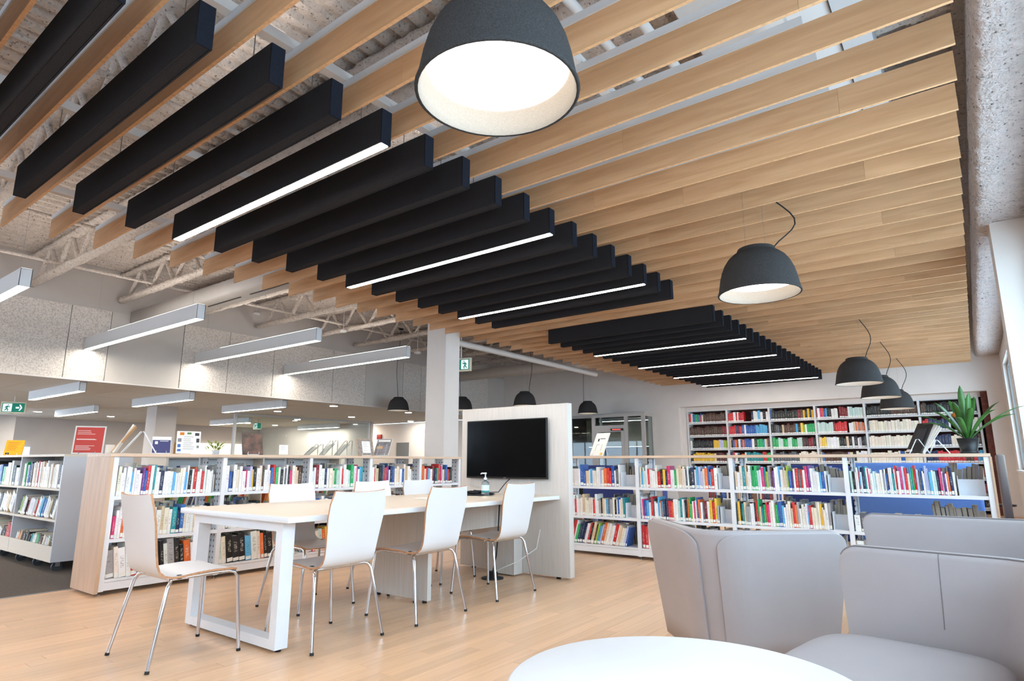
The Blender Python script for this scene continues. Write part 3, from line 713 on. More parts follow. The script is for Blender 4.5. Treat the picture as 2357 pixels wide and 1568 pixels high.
# ---- plywood shell chairs
def chair_proto(name, label, group):
    t = thing(name, label, 'chair', (0, 0, 0), 0, group)
    prof = [(.215, .432), (.205, .440), (.17, .447), (.08, .450), (-.02, .446), (-.10, .438), (-.145, .437), (-.178, .446), (-.200, .466), (-.214, .50), (-.226, .56), (-.238, .63), (-.252, .71), (-.268, .79), (-.283, .858)]
    nx = 11; th = .012; A = []; B = []
    for i, (y, z) in enumerate(prof):
        u = i / (len(prof) - 1)
        hw = .205 if i < 6 else .205 - .022 * math.sin(min(1, (i - 5) / 7) * math.pi) + .0 * u
        y2, z2 = prof[min(i + 1, len(prof) - 1)]; y1, z1 = prof[max(i - 1, 0)]
        ty, tz = y2 - y1, z2 - z1; l = math.hypot(ty, tz); ny, nz = tz / l, -ty / l
        back = max(0, (i - 8) / 6)
        for k in range(nx):
            v = -1 + 2 * k / (nx - 1)
            bow = -.028 * back * (1 - v * v) + .0
            sad = .0 if i > 6 else -.006 * (1 - v * v)
            round_ = (1 - .10 * abs(v) ** 8) if i in (0, len(prof) - 1) else 1
            zt = z + (.010 * abs(v) ** 2 if i == len(prof) - 1 else 0) * 1
            A.append((hw * v * round_, y + bow, zt + sad)); B.append((hw * v * round_, y + bow - ny * th, zt + sad - nz * th))
    n = len(prof); vs = A + B; o = len(A); fs = []; mi = []
    for i in range(n - 1):
        for k in range(nx - 1):
            a = i * nx + k; fs.append((a, a + 1, a + nx + 1, a + nx)); mi.append(0); fs.append((o + a, o + a + nx, o + a + nx + 1, o + a + 1)); mi.append(0)
    rim = [k for k in range(nx)] + [i * nx + nx - 1 for i in range(1, n)] + [(n - 1) * nx + k for k in range(nx - 2, -1, -1)] + [i * nx for i in range(n - 2, 0, -1)]
    mb = MB(); mb.add(vs, fs, 0, True); mb.mi = mi[:]
    m = len(rim)
    mb.add([vs[r] for r in rim] + [vs[o + r] for r in rim], [(i, (i + 1) % m, m + (i + 1) % m, m + i) for i in range(m)], 1, True)
    mb.build('shell', [M_lam, M_ply], t)
    r = .0095
    for s in (-1, 1):
        front = [(s * .235, .235, .004), (s * .212, .222, .25), (s * .198, .214, .39), (s * .192, .20, .418), (s * .186, .165, .428), (s * .18, .08, .428), (s * .176, -.06, .423)]
        f = MB().tube(front, r, 10).build('leg', M_chrome, t); MB().tube([(s * .236, .2355, 0), (s * .2345, .2345, .014)], .0115, 10).build('leg_tip', M_black, f)
        rear = [(s * .25, -.245, .004), (s * .222, -.195, .25), (s * .206, -.168, .385), (s * .197, -.152, .412), (s * .175, -.142, .421)]
        f = MB().tube(rear, r, 10).build('leg', M_chrome, t); MB().tube([(s * .2505, -.2455, 0), (s * .249, -.243, .014)], .0115, 10).build('leg_tip', M_black, f)
        for y in (.12, -.10): BX((s * .178 - .012, y - .012, .419), (s * .178 + .012, y + .012, .440), bev=.004).build('clamp', M_black, t)
    MB().tube([(-.175, -.142, .421), (-.09, -.136, .420), (0, -.134, .419), (.09, -.136, .420), (.175, -.142, .421)], r, 10).build('cross_tube', M_chrome, t)
    return t
GR = 'white shell chairs around the media table'
c0 = chair_proto('shell_chair', 'white bentwood chair at the near end of the long table', GR)
c0.location = (-3.655, 1.80, 0); c0.rotation_euler = (0, 0, R(-1))
for x, y, rz, lab in ((-3.255, 2.47, 90, 'white bentwood chair on the right side of the table, nearest the camera'),
                      (-3.24, 3.225, 92, 'white bentwood chair on the right side of the table, middle one'),
                      (-3.25, 4.095, 90, 'white bentwood chair on the right side of the table, nearest the screen'),
                      (-4.065, 2.93, -90, 'white bentwood chair on the far left side of the table, nearest the camera'),
                      (-4.055, 3.735, -90, 'white bentwood chair on the far left side of the table, middle one'),
                      (-4.035, 4.29, -88, 'white bentwood chair on the far left side of the table, nearest the screen')):
    dup(c0, (x, y, 0), R(rz), lab)

# ================================================================== LOUNGE: round table and L-shaped armchairs
t = thing('coffee_table', 'round white coffee table in the foreground', 'table', (-.570, 1.398, 0))
MB().lathe([(0, .55), (.384, .55), (.391, .546), (.392, .537), (.388, .528), (0, .526)], 96).build('tabletop', M_lam, t)
MB().lathe([(.03, .018), (.03, .526)], 20).build('pedestal', M_chrome, t)
MB().lathe([(0, 0), (.24, 0), (.24, .006), (.05, .018), (0, .018)], 40).build('base', M_chrome, t)

def lounge_proto(label, LB=.61, LA=.66):
    """L-shaped lounge chair: back along local x at +y, arm along local y at +x"""
    t = thing('lounge_chair', label, 'armchair', (0, 0, 0), 0, 'taupe L-shaped lounge chairs')
    H = .72; rc = .12; th = .085
    # centre line of the shell in plan, from the free end of the back to the free end of the arm
    P = []; xb, yb = LB / 2, LA / 2
    n1 = 16
    for k in range(n1): P.append(((-xb + (LB - rc) * k / n1), yb, (0, 1)))
    for k in range(9):
        a = math.pi / 2 * (1 - k / 8); P.append((xb - rc + rc * math.cos(a), yb - rc + rc * math.sin(a), (math.cos(a), math.sin(a))))
    for k in range(1, n1 + 1): P.append((xb, yb - rc - (LA - rc) * k / n1, (1, 0)))
    S = [0]
    for i in range(1, len(P)): S.append(S[-1] + math.hypot(P[i][0] - P[i - 1][0], P[i][1] - P[i - 1][1]))
    def sweep(sa, sb, off_in, off_out, z0, z1, rr, name, flare=.05, m=M_leather):
        """closed pad between arc lengths sa..sb with rounded top corners"""
        dense = 40; rows = []
        ss = [sa + (sb - sa) * (.5 - .5 * math.cos(math.pi * k / dense)) for k in range(dense + 1)]
        ss = sorted(set(ss + [sa + rr * (1 - math.cos(math.pi / 2 * k / 6)) for k in range(7)] + [sb - rr * (1 - math.cos(math.pi / 2 * k / 6)) for k in range(7)]))
        for s in ss:
            i = max(j for j in range(len(S)) if S[j] <= s + 1e-9); i = min(i, len(S) - 2)
            u = (s - S[i]) / (S[i + 1] - S[i]); x = P[i][0] * (1 - u) + P[i + 1][0] * u; y = P[i][1] * (1 - u) + P[i + 1][1] * u
            nx_, ny_ = P[i][2][0] * (1 - u) + P[i + 1][2][0] * u, P[i][2][1] * (1 - u) + P[i + 1][2][1] * u
            l = math.hypot(nx_, ny_); nx_, ny_ = nx_ / l, ny_ / l
            e = min(s - sa, sb - s); zt = z1
            if e < rr: zt = z1 - rr + math.sqrt(max(0, rr * rr - (rr - e) ** 2))
            ring = []; w = off_out - off_in; q = min(.022, w * .45)
            sec = [(off_in, z0)] + [(off_in, z0 + (zt - q - z0) * k / 5) for k in range(1, 6)]
            sec += [(off_in + q * (1 - math.cos(a)), zt - q + q * math.sin(a)) for a in (math.pi / 6, math.pi / 3, math.pi / 2)]
            sec += [(off_out - q * (1 - math.sin(a)), zt - q + q * math.cos(a)) for a in (0, math.pi / 6, math.pi / 3, math.pi / 2)]
            sec += [(off_out, z0 + (zt - q - z0) * k / 5) for k in range(4, -1, -1)]
            for o_, z in sec:
                k_ = 1 + .19 * (z - H) / .6
                ring.append(((x + nx_ * (o_ + flare)) * k_, (y + ny_ * (o_ + flare)) * k_, z))
            rows.append(ring)
        m_ = len(rows[0]); vs = [v for r_ in rows for v in r_]; fs = []
        for i in range(len(rows) - 1):
            for k in range(m_): k2 = (k + 1) % m_; fs.append((i * m_ + k, i * m_ + k2, (i + 1) * m_ + k2, (i + 1) * m_ + k))
        mb = MB().add(vs, fs, 0, True)
        mb.add(rows[0], [tuple(range(m_))], 0, True); mb.add(rows[-1], [tuple(range(m_))[::-1]], 0, True)
        o = mb.build(name, m, t)
        return o, rows
    tot = S[-1]; sc0 = LB - rc; sc1 = sc0 + rc * math.pi / 2
    o, rows = sweep(0, tot, -.02, th - .035, .14, H, .07, 'shell')
    MB().tube([Vector(r_[7]) + Vector((0, 0, .001)) for r_ in rows[4:-4]], .0028, 6).build('piping', M_seam, o)
    arc = sc1 - sc0
    sweep(-.0 + .004, sc0 + .36 * arc, th - .037, th - .024, .13, H - .006, .07, 'back_panel')
    sweep(sc1 - .36 * arc, tot - .004, th - .037, th - .024, .13, H - .006, .07, 'arm_panel')
    for s_ in (sc0 - .02, sc1 + .02):
        i = min(range(len(rows)), key=lambda q: abs(q - len(rows) * s_ / tot))
        MB().tube([Vector(rows[i][k]) for k in range(3, 8)], .0016, 5).build('seam', M_seam, o)
    # seat cushion: rounded plan, crowned top, running out past the shell
    mb = MB(); rings = []
    def plan(k, sc):
        a = 2 * math.pi * k / 56; c, s = math.cos(a), math.sin(a); e = .5
        return (math.copysign(abs(c) ** e, c) * sc, math.copysign(abs(s) ** e, s) * sc)
    for z, sc in ((.20, .80), (.22, .90), (.28, .95), (.36, .985), (.385, 1.0), (.405, .995), (.422, .965), (.432, .90), (.438, .72), (.441, .4), (.442, .05)):
        ring = []
        for k in range(56):
            px, py = plan(k, sc); ring.append((px * (LB / 2 - .015) - .045, py * (LA / 2 - .02) - .03, z))
        rings.append(ring)
    vs = [v for r_ in rings for v in r_]; fs = []
    for i in range(len(rings) - 1):
        for k in range(56): k2 = (k + 1) % 56; fs.append((i * 56 + k, i * 56 + k2, (i + 1) * 56 + k2, (i + 1) * 56 + k))
    fs.append(tuple(range(len(vs) - 56, len(vs)))); fs.append(tuple(range(56))[::-1])
    so = mb.add(vs, fs, 0, True).build('seat', M_leather, t)
    MB().tube([Vector(v) for v in rings[4]] + [Vector(rings[4][0])], .003, 6).build('piping', M_seam, so)
    for sx in (-1, 1):
        for sy in (-1, 1): MB().tube([(sx * .2 - .04, sy * .17 - .04, .21), (sx * .24 - .04, sy * .2 - .04, 0)], .011, 8).build('leg', M_chrome, t)
    return t
def place_L(t, corner, deg, LB=.61, LA=.66):
    a = R(deg); cxl, cyl = LB / 2, LA / 2
    t.location = (corner[0] - (cxl * math.cos(a) - cyl * math.sin(a)), corner[1] - (cxl * math.sin(a) + cyl * math.cos(a)), 0); t.rotation_euler = (0, 0, a)
la = lounge_proto('taupe leather lounge chair turned away, showing its outer back panels')
place_L(la, (-1.035, 2.93), 221.0)
lb = dup(la, (0, 0, 0), 0, 'taupe leather lounge chair at right front with its seat cushion showing')
place_L(lb, (.125, 2.60), -9)
lc = lounge_proto('taupe leather lounge seat at right behind the front lounge chair', .98, .6)
place_L(lc, (.36, 4.42), 0, .98, .6)

# ================================================================== BOOKS
PAL = {'w': (238, 236, 236), 'c': (236, 224, 206), 'e': (222, 196, 164), 'r': (206, 44, 48), 'b': (44, 92, 168), 'n': (32, 48, 86), 't': (26, 138, 146), 'g': (34, 168, 96), 'l': (148, 178, 60),
       'p': (112, 62, 140), 'k': (24, 24, 26), 'o': (226, 110, 52), 'y': (236, 190, 60), 's': (88, 168, 214), 'm': (206, 48, 112), 'd': (92, 94, 100), 'v': (190, 190, 224), 'f': (84, 56, 42), 'a': (166, 164, 166), 'x': (130, 26, 40), 'h': (196, 220, 214)}
CN = {'w': 'white', 'c': 'cream', 'e': 'tan', 'r': 'red', 'b': 'blue', 'n': 'navy', 't': 'teal', 'g': 'green', 'l': 'olive green', 'p': 'purple', 'k': 'black', 'o': 'orange', 'y': 'yellow', 's': 'sky blue', 'm': 'magenta', 'd': 'dark grey', 'v': 'lavender', 'f': 'brown', 'a': 'grey', 'x': 'dark red', 'h': 'pale mint'}
def book_cover_mat(name, attr):
    """spine colour from the object (or a colour attribute), with printed title strokes that differ per book"""
    m, nt, N, L, P = nodes_of(name)
    oi = N.new('ShaderNodeObjectInfo')
    if attr:
        a = N.new('ShaderNodeVertexColor'); a.layer_name = 'spine_colour'; col = a.outputs['Color']
        g = N.new('ShaderNodeNewGeometry'); rnd = g.outputs['Random Per Island']
        uv = N.new('ShaderNodeUVMap'); uv.uv_map = 'spine'; co = uv.outputs['UV']
    else:
        col = oi.outputs['Color']; rnd = oi.outputs['Random']
        uv = N.new('ShaderNodeUVMap'); uv.uv_map = 'spine'; co = uv.outputs['UV']
    sp = N.new('ShaderNodeSeparateXYZ'); L.new(co, sp.inputs[0])
    def mth(op, a, b=None):
        n = N.new('ShaderNodeMath'); n.operation = op
        for i, q in enumerate((a, b)):
            if q is None: continue
            if isinstance(q, (int, float)): n.inputs[i].default_value = q
            else: L.new(q, n.inputs[i])
        return n.outputs[0]
    U, V = sp.outputs['X'], sp.outputs['Y']          # u across the spine 0..1, v up the spine 0..1, u<0 off the spine
    cb = N.new('ShaderNodeCombineXYZ'); L.new(mth('MULTIPLY', U, 2.2), cb.inputs[0]); L.new(mth('MULTIPLY', V, 34), cb.inputs[1]); L.new(mth('MULTIPLY', rnd, 91), cb.inputs[2])
    nz = N.new('ShaderNodeTexNoise'); nz.inputs['Scale'].default_value = 1.0; nz.inputs['Detail'].default_value = 2; L.new(cb.outputs[0], nz.inputs['Vector'])
    stroke = mth('GREATER_THAN', nz.outputs['Fac'], .53)
    lo = mth('ADD', .26, mth('MULTIPLY', mth('FRACT', mth('MULTIPLY', rnd, 7.3)), .15)); hi = mth('ADD', .62, mth('MULTIPLY', mth('FRACT', mth('MULTIPLY', rnd, 13.7)), .3))
    inside = mth('MULTIPLY', mth('MULTIPLY', mth('GREATER_THAN', V, lo), mth('LESS_THAN', V, hi)), mth('MULTIPLY', mth('GREATER_THAN', U, .26), mth('LESS_THAN', U, .74)))
    mask = mth('MULTIPLY', mth('MULTIPLY', stroke, inside), .24 if attr else .42)
    bwn = N.new('ShaderNodeRGBToBW'); L.new(col, bwn.inputs[0])
    ink = N.new('ShaderNodeMix'); ink.data_type = 'RGBA'; ink.inputs['A'].default_value = rgb(236, 230, 214); ink.inputs['B'].default_value = rgb(66, 58, 70)
    L.new(mth('GREATER_THAN', bwn.outputs[0], .33), ink.inputs['Factor'])
    mx = N.new('ShaderNodeMix'); mx.data_type = 'RGBA'; L.new(mask, mx.inputs['Factor']); L.new(col, mx.inputs['A']); L.new(ink.outputs['Result'], mx.inputs['B'])
    # library call-number sticker at the foot of the spine
    st = mth('MULTIPLY', mth('MULTIPLY', mth('GREATER_THAN', V, .03), mth('LESS_THAN', V, .16)), mth('MULTIPLY', mth('GREATER_THAN', U, .04), mth('LESS_THAN', U, .96)))
    m2 = N.new('ShaderNodeMix'); m2.data_type = 'RGBA'; L.new(st, m2.inputs['Factor']); L.new(mx.outputs['Result'], m2.inputs['A']); m2.inputs['B'].default_value = rgb(240, 238, 232)
    L.new(m2.outputs['Result'], P.inputs['Base Color']); P.inputs['Roughness'].default_value = .45
    return m
M_cover = book_cover_mat('book_cover', False); M_coverS = book_cover_mat('book_cover_many', True)
def unit_book(kind):
    """x thickness -.5..+.5, y depth 0 (spine)..1, z height 0..1; cover boards, rounded spine and page block"""
    vs = []; fs = []; mi = []; uvs = []
    def q(a, b, c, d, m, uv=None):
        o = len(vs); vs.extend((a, b, c, d)); fs.append((o, o + 1, o + 2, o + 3)); mi.append(m); uvs.append(uv or [(-1, -1)] * 4)
    c = .09; bul = [(-.5, .02), (-.28, 0), (.28, 0), (.5, .02)]
    us = [0, .22, .78, 1]
    for i in range(3):
        (xa, ya), (xb, yb) = bul[i], bul[i + 1]
        q((xa, ya, 0), (xb, yb, 0), (xb, yb, 1), (xa, ya, 1), 0, [(us[i], 0), (us[i + 1], 0), (us[i + 1], 1), (us[i], 1)])
    q((-.5, 1, 0), (-.5, .02, 0), (-.5, .02, 1), (-.5, 1, 1), 0); q((.5, .02, 0), (.5, 1, 0), (.5, 1, 1), (.5, .02, 1), 0)
    for s in (-1, 1):
        x0, x1 = (-.5, -.5 + c) if s < 0 else (.5 - c, .5)
        q((x0, .02, 1), (x1, .02, 1), (x1, 1, 1), (x0, 1, 1), 0); q((x0, 1, 0), (x1, 1, 0), (x1, .02, 0), (x0, .02, 0), 0); q((x1, 1, 0), (x0, 1, 0), (x0, 1, 1), (x1, 1, 1), 0)
        xi = x1 if s < 0 else x0
        q((xi, .02, .97), (xi, 1, .97), (xi, 1, 1), (xi, .02, 1), 0)
    q((-.5, .02, 1), (-.28, 0, 1), (.28, 0, 1), (.5, .02, 1), 0)
    t_ = .985 if kind else 1.0 - .004
    q((-.5 + c, .02, t_), (.5 - c, .02, t_), (.5 - c, .97, t_), (-.5 + c, .97, t_), 1); q((.5 - c, .97, 0), (-.5 + c, .97, 0), (-.5 + c, .97, t_), (.5 - c, .97, t_), 1)
    q((-.5, 1, 0), (.5, 1, 0), (.5, .02, 0), (-.5, .02, 0), 1)
    return vs, fs, mi, uvs
def unit_book_mesh(name, kind):
    vs, fs, mi, uvs = unit_book(kind); me = bpy.data.meshes.new(name); me.from_pydata(vs, [], fs)
    me.materials.append(M_cover); me.materials.append(M_pages); me.polygons.foreach_set('material_index', mi)
    ul = me.uv_layers.new(name='spine'); k = 0
    for u in uvs:
        for c in u: ul.data[k].uv = c; k += 1
    me.update(); return me
BOOKM = [unit_book_mesh('book', 0), unit_book_mesh('book', 1)]
UB = unit_book(0)
class Stuff:
    def __init__(s): s.v = []; s.f = []; s.mi = []; s.uv = []; s.c = []
    def add(s, M, col):
        o = len(s.v); s.v += [tuple(M @ Vector(p)) for p in UB[0]]
        for f, m, u in zip(UB[1], UB[2], UB[3]):
            s.f.append(tuple(i + o for i in f)); s.mi.append(m); s.uv += u; s.c += [col] * len(f)
    def build(s, name):
        me = bpy.data.meshes.new(name); me.from_pydata(s.v, [], s.f); me.materials.append(M_coverS); me.materials.append(M_pages)
        me.polygons.foreach_set('material_index', s.mi)
        ul = me.uv_layers.new(name='spine'); ul.data.foreach_set('uv', [x for u in s.uv for x in u])
        ca = me.color_attributes.new('spine_colour', 'FLOAT_COLOR', 'CORNER'); ca.data.foreach_set('color', [x for c in s.c for x in c])
        me.update(); return link(name, me)
STUFF = Stuff(); BOOKS = []
rb = random.Random(5)
def jit(c, a=10):
    k = rb.uniform(-a, a); return rgb(*[max(4, min(250, x + k + rb.uniform(-a, a) * .4)) for x in PAL[c]])
def shelf_row(M, x0, x1, z, codes, where, hmin=.19, hmax=.255, dmin=.13, dmax=.17, lean=0, front=0.012, single=True, fit=True, face=False):
    """books side by side on a shelf; M maps shelf space (x right, y into the shelf, z up) to the world"""
    ws = []
    for ch in codes: ws.append(rb.uniform(.6, 1.5) * (1.05 if ch in 'knpgrx' else 1))
    sc = (x1 - x0) / sum(ws) if fit else .027
    x = x0; n = 0
    for ch, w in zip(codes, ws):
        w *= sc; n += 1
        if ch == '_': x += w; continue
        h = rb.uniform(hmin, hmax); d = rb.uniform(dmin, dmax); ang = lean + rb.uniform(-.012, .012)
        cx_ = x + w / 2
        y_ = front + rb.uniform(0, .012)
        T = Matrix.Translation((cx_, y_, z + abs(math.sin(ang)) * w * .5 + .0006)) @ Matrix.Rotation(ang, 4, 'Y')
        if face: T = Matrix.Translation((cx_, y_ + d, z + .0006 + abs(math.sin(ang)) * w * .5)) @ Matrix.Rotation(math.pi, 4, 'Z') @ Matrix.Rotation(-ang, 4, 'Y')
        S_ = Matrix.Diagonal((w * .965 * math.cos(ang), d, h, 1))
        if single: BOOKS.append((M, T, (w * .965 * math.cos(ang), d, h), ch, where, n))
        else: STUFF.add(M @ T @ S_, jit(ch))
        x += w
def flush_books(limit=300):
    """the books that show largest become things of their own, the rest join the uncounted rows"""
    sc = []
    for i, (M, T, s, ch, where, n) in enumerate(BOOKS):
        p = (M @ T).translation; pr = project(p)
        sc.append((s[0] * s[2] / pr[2] ** 2 if pr and -20 < pr[0] < 2370 else 0, i))
    sc.sort(reverse=True); keep = {i for _, i in sc[:limit]}
    for i, (M, T, s, ch, where, n) in enumerate(BOOKS):
        if i not in keep: STUFF.add(M @ T @ Matrix.Diagonal((*s, 1)), jit(ch)); continue
        o = bpy.data.objects.new('book', BOOKM[n % 2]); COL.objects.link(o)
        o.matrix_world = M @ T @ Matrix.Diagonal((*s, 1)); c = jit(ch); o.color = c
        tag(o, '%s book, %s from the left on %s' % (CN[ch], nth(n), where[0]), 'book', where[1])

# ================================================================== LOW DOUBLE-SIDED BOOKCASES
DEP = .46
LEV = [.118, .425, .758]
M_lip = M_white
def low_bookcase(label, loc, rz, ups, name, endpanel, endright):
    t = thing(name, label, 'bookcase', loc, rz)
    for u in ups:
        for y in (0, DEP - .03):
            p = BX((u - .019, y, .03), (u + .019, y + .03, 1.072)).build('upright', M_white, t)
        for y in (.035, DEP - .14): BX((u - .004, y, .10), (u + .004, y + .105, 1.07)).build('perforated_bracket', M_perf, t)
        for y in (.03, DEP - .03): MB().lathe([(0, 0), (.016, 0), (.016, .006), (.006, .01), (.006, .03), (0, .03)], 10).build('levelling_foot', M_steel, t, (u, y, 0))
    for a, b in zip(ups, ups[1:]):
        for y0, y1 in ((.004, .215), (DEP - .215, DEP - .004)):
            for z in LEV[1:]:
                mb = MB(); mb.box((a + .02, y0, z - .004), (b - .02, y1, z))
                yl = y0 if y0 < .1 else y1 - .004
                mb.box((a + .02, yl, z - .028), (b - .02, yl + .004, z - .004)); mb.build('shelf', M_lip, t)
        for y in (.004, DEP - .016): BX((a + .02, y, .035), (b - .02, y + .012, LEV[0] - .022)).build('kick_plate', M_lip, t)
        BX((a + .02, .001, LEV[0] - .020), (b - .02, DEP - .001, LEV[0])).build('base_shelf', M_lip, t)
    top_b = BX((ups[0] - (.05 if endpanel else .02), -.012, 1.074), (ups[-1] + .03, DEP + .012, 1.100)).build('top_board', wood_mat('beech_top_x', rgb(206, 178, 154), rgb(222, 196, 174), 'X', .5, .35, .03, 1, .03), t)
    if endpanel: BX((ups[0] - .05, -.012, .02), (ups[0] - .022, DEP + .012, 1.073)).build('end_panel', M_beech, t)
    if endright: BX((ups[-1] + .02, -.01, .02), (ups[-1] + .036, DEP + .01, 1.073)).build('end_panel', M_beech, t)
    return t
def bookend(t_M, x, z, label, w=.19):
    o = MB().box((0, .01, 0), (.002, .15, .16)).box((.002, .01, 0), (.12, .15, .002)).box((.002, .148, .0), (w, .150, .13)).build('bookend', M_white)
    o.matrix_world = t_M @ Matrix.Translation((x, 0, z + .0005)); return tag(o, label, 'bookend', 'white metal bookends')
RU = [-4.05, -3.02, -1.99, -.96, .07]
RY = 6.353
low_bookcase('long low white bookcase crossing the right half behind the lounge chairs', (0, RY, 0), 0, RU, 'low_bookcase', False, True)
MR = Matrix.Translation((0, RY, 0))
LU = [0, .92, 1.86, 2.67, 3.47, 4.21]
LX, LY = -5.62, 2.14
low_bookcase('long low white bookcase with a beech end panel behind the meeting table', (LX, LY, 0), R(90), LU, 'low_bookcase', True, False)
ML = Matrix.Translation((LX, LY, 0)) @ Matrix.Rotation(R(90), 4, 'Z')
# rows of the right bookcase: top shelf, middle shelf, bottom shelf of each bay, left to right
rows_r = {
    (0, 2): ('wkwkewwwbbewswcwwvcorrbwdw', .81), (0, 1): ('wwckocawrwwcweccccrwwakecsdackwbcct', .86), (0, 0): ('dkfarwgnnnwrkeflsvoewcwrwecwvb', .86),
    (1, 2): ('cshwwrwwwcrkynmwwgceccwdwknwsvvcobsrw', .88), (1, 1): ('wmbswrdwwswosnnrrowwhtwakoglwmcbowdxwyrya', .88), (1, 0): ('rrwkcbwwdgcwwrkcwweyw', .8),
    (2, 2): ('ewctecwggghwmtlafpwwswceclbpwrdrwmpwwwwsbw', .86), (2, 1): ('dykteaawwkrgetgrmcwegbbswwceroawcwwsrccccyccwa', .87), (2, 0): ('wckbwrecwvnwgecw', .7),
    (3, 2): ('hkwwrswntwmwwhwcwawbfwwtwrwmvrctgrvwdbwwvvswhnmwpwonw', .80), (3, 1): ('wdwwkwsoweawcwbwcowa', .75), (3, 0): ('wackwcbe', .6)}
SHN = ['bottom', 'middle', 'top']
BN = ['leftmost', 'second', 'third', 'rightmost']
for (b, l), (codes, fill) in rows_r.items():
    x0 = RU[b] + .03 + (.0 if b else .0); x1 = x0 + (RU[b + 1] - RU[b] - .06) * fill
    where = ('%s shelf, %s bay of right bookcase' % (SHN[l], BN[b]), 'books on the %s shelf of the right bookcase' % SHN[l])
    lean = -.02 if (b, l) != (0, 0) else .30
    if l == 0 and b == 0: lean = .28
    hm = (.17, .245) if l else (.2, .26)
    if b == 3 and l == 1: hm = (.10, .17)
    shelf_row(MR, x0, x1, LEV[l], codes, where, hm[0], hm[1], lean=lean)
    if l and not (b == 3 and l == 1): bookend(MR, x1 + .012, LEV[l], 'white metal bookend on the %s shelf, %s bay of right bookcase' % (SHN[l], BN[b]), RU[b + 1] - x1 - .045)
rows_l = {
    (0, 2): ('cwwwwswwwpbrwwtwwnwwwswwcwswkwrwwrwhwww', .92), (0, 1): ('mwwowdwwbtywwecwtnbcwweww', .88), (0, 0): ('acwwrbwekkwakkow', .86),
    (1, 2): ('wbnwcwwmwvykwcfwwcbrgwkwdwkmceef', .92), (1, 1): ('wkawcdcwkcwwcewcwcwc', .95), (1, 0): ('hckkkswcokkcaarwc', .9),
    (2, 2): ('wwxwwnwccghwrwwwhgwmwst', .90), (2, 1): ('ebbowwwcbwwwsce', .8), (2, 0): ('wrchoykewwceew', .8),
    (3, 2): ('wrcekndrpwnbccewbceww', .86), (3, 1): ('cwkesbcwef', .6), (3, 0): ('wckbwrec', .6),
    (4, 2): ('oocrswxngrmwwdbrkk', .86), (4, 1): ('xxfceb', .5), (4, 0): ('wckbe', .5)}
BNL = ['first', 'second', 'third', 'fourth', 'fifth']
for (b, l), (codes, fill) in rows_l.items():
    x0 = LU[b] + .03; x1 = x0 + (LU[b + 1] - LU[b] - .06) * fill
    where = ('%s shelf, %s bay of table-side bookcase' % (SHN[l], BNL[b]), 'books on the %s shelf of the table-side bookcase' % SHN[l])
    lean = (.015 if b == 0 else 0) if l else -.13
    shelf_row(ML, x0, x1, LEV[l], codes, where, .175 if l else .2, .25 if l else .27, lean=lean)
    if l == 2: bookend(ML, x1 + .012, LEV[l], 'white metal bookend on the top shelf, %s bay of table-side bookcase' % BNL[b], LU[b + 1] - x1 - .045)
# backs of the rows on the far sides of both bookcases: page edges towards us
def back_row(M, ups, l, fills, dep=DEP):
    for b in range(len(ups) - 1):
        a0, a1 = ups[b] + .03, ups[b + 1] - .03; f0, f1 = fills[b % len(fills)]
        codes = ''.join(rb.choice('wwceaadbkfvn') for _ in range(int((f1 - f0) * (a1 - a0) / .029)))
        if codes: shelf_row(M, a0 + (a1 - a0) * f0, a0 + (a1 - a0) * f1, LEV[l], codes, None, .18, .265, lean=rb.choice((.02, .1, -.05)), front=dep - .17, single=False, face=True)
for l in (0, 1, 2): back_row(MR, RU, l, [(.55, .98), (.72, 1), (.4, 1), (.6, .98)] if l else [(.2, .9)])
for l in (0, 1, 2): back_row(ML, LU, l, [(.1, .7), (.0, .5), (.1, .8), (.3, .8), (.2, .7)])

# ================================================================== FAR REFERENCE SHELVES
FX = [-6.004 + 6.171 * k / 6 for k in range(7)]; FY = 15.84
t = thing('reference_bookcase', 'tall white wall bookcase full of dark reference volumes in the far alcove', 'bookcase', (0, FY, 0))
FZ = [.10, .37, .69, 1.02, 1.355, 1.69, 2.03, 2.35]
for x in FX: BX((x - .022, 0, 0), (x + .022, .32, 2.35)).build('upright', M_fix, t)
for a, b in zip(FX, FX[1:]):
    for z in FZ[:-1]: BX((a + .022, .002, z - .03), (b - .022, .32, z)).build('shelf', M_fix, t)
    BX((a + .022, 0, 2.33), (b - .022, .32, 2.35)).build('top_rail', M_fix, t)
MF = Matrix.Translation((0, FY, 0))
fr_ = {(0, 6): 'rwbtgtrbc' + 'f' * 14, (1, 6): 'rrwrwrrr' + '____' + 'nwwswkw', (2, 6): 'bkkkkkkkkkkk' + 'xfykyky', (3, 6): 'xwmobskkwww_xxxxwhhhhh', (4, 6): 'kkkkkkkkkkkffffffffffff', (5, 6): 'ffkkkkkkkkkkkkkkkkkkk',
       (0, 5): 'f' * 18 + 'xx', (1, 5): 'rrrrnxrbwbbbbbssssssn', (2, 5): 'kkddkeffffffskylwgggg', (3, 5): 'hhhhhhhhhxrrrrr_wweoaoao', (4, 5): 'd' + 'c' * 20, (5, 5): 'rrnnnnnnw__xxwxwc',
       (0, 4): 'w' + 'k' * 12 + 'yyyvvll', (1, 4): 'ekbofwbobbbwkgggtwef', (2, 4): 'gghhgghhgghhffkxxk', (3, 4): 'eyywwwwwkkkekwkwakd', (4, 4): 'c' * 20, (5, 4): 'ccccnnnnnccccmwwkkf',
       (0, 3): 'kyyyyyyyyyeffxfw', (1, 3): 'nrwkowtttttrrgg', (2, 3): 'ddddddddddcccccccc', (3, 3): 'ebffffffffvekcwww', (4, 3): 'cccccccccbeeccc', (5, 3): 'nnnnrrrrrrrrrfffrss'}
for (b, l), codes in fr_.items():
    shelf_row(MF, FX[b] + .03, FX[b + 1] - .03, FZ[l], codes, None, .21, .26, .16, .2, front=.02, single=False)
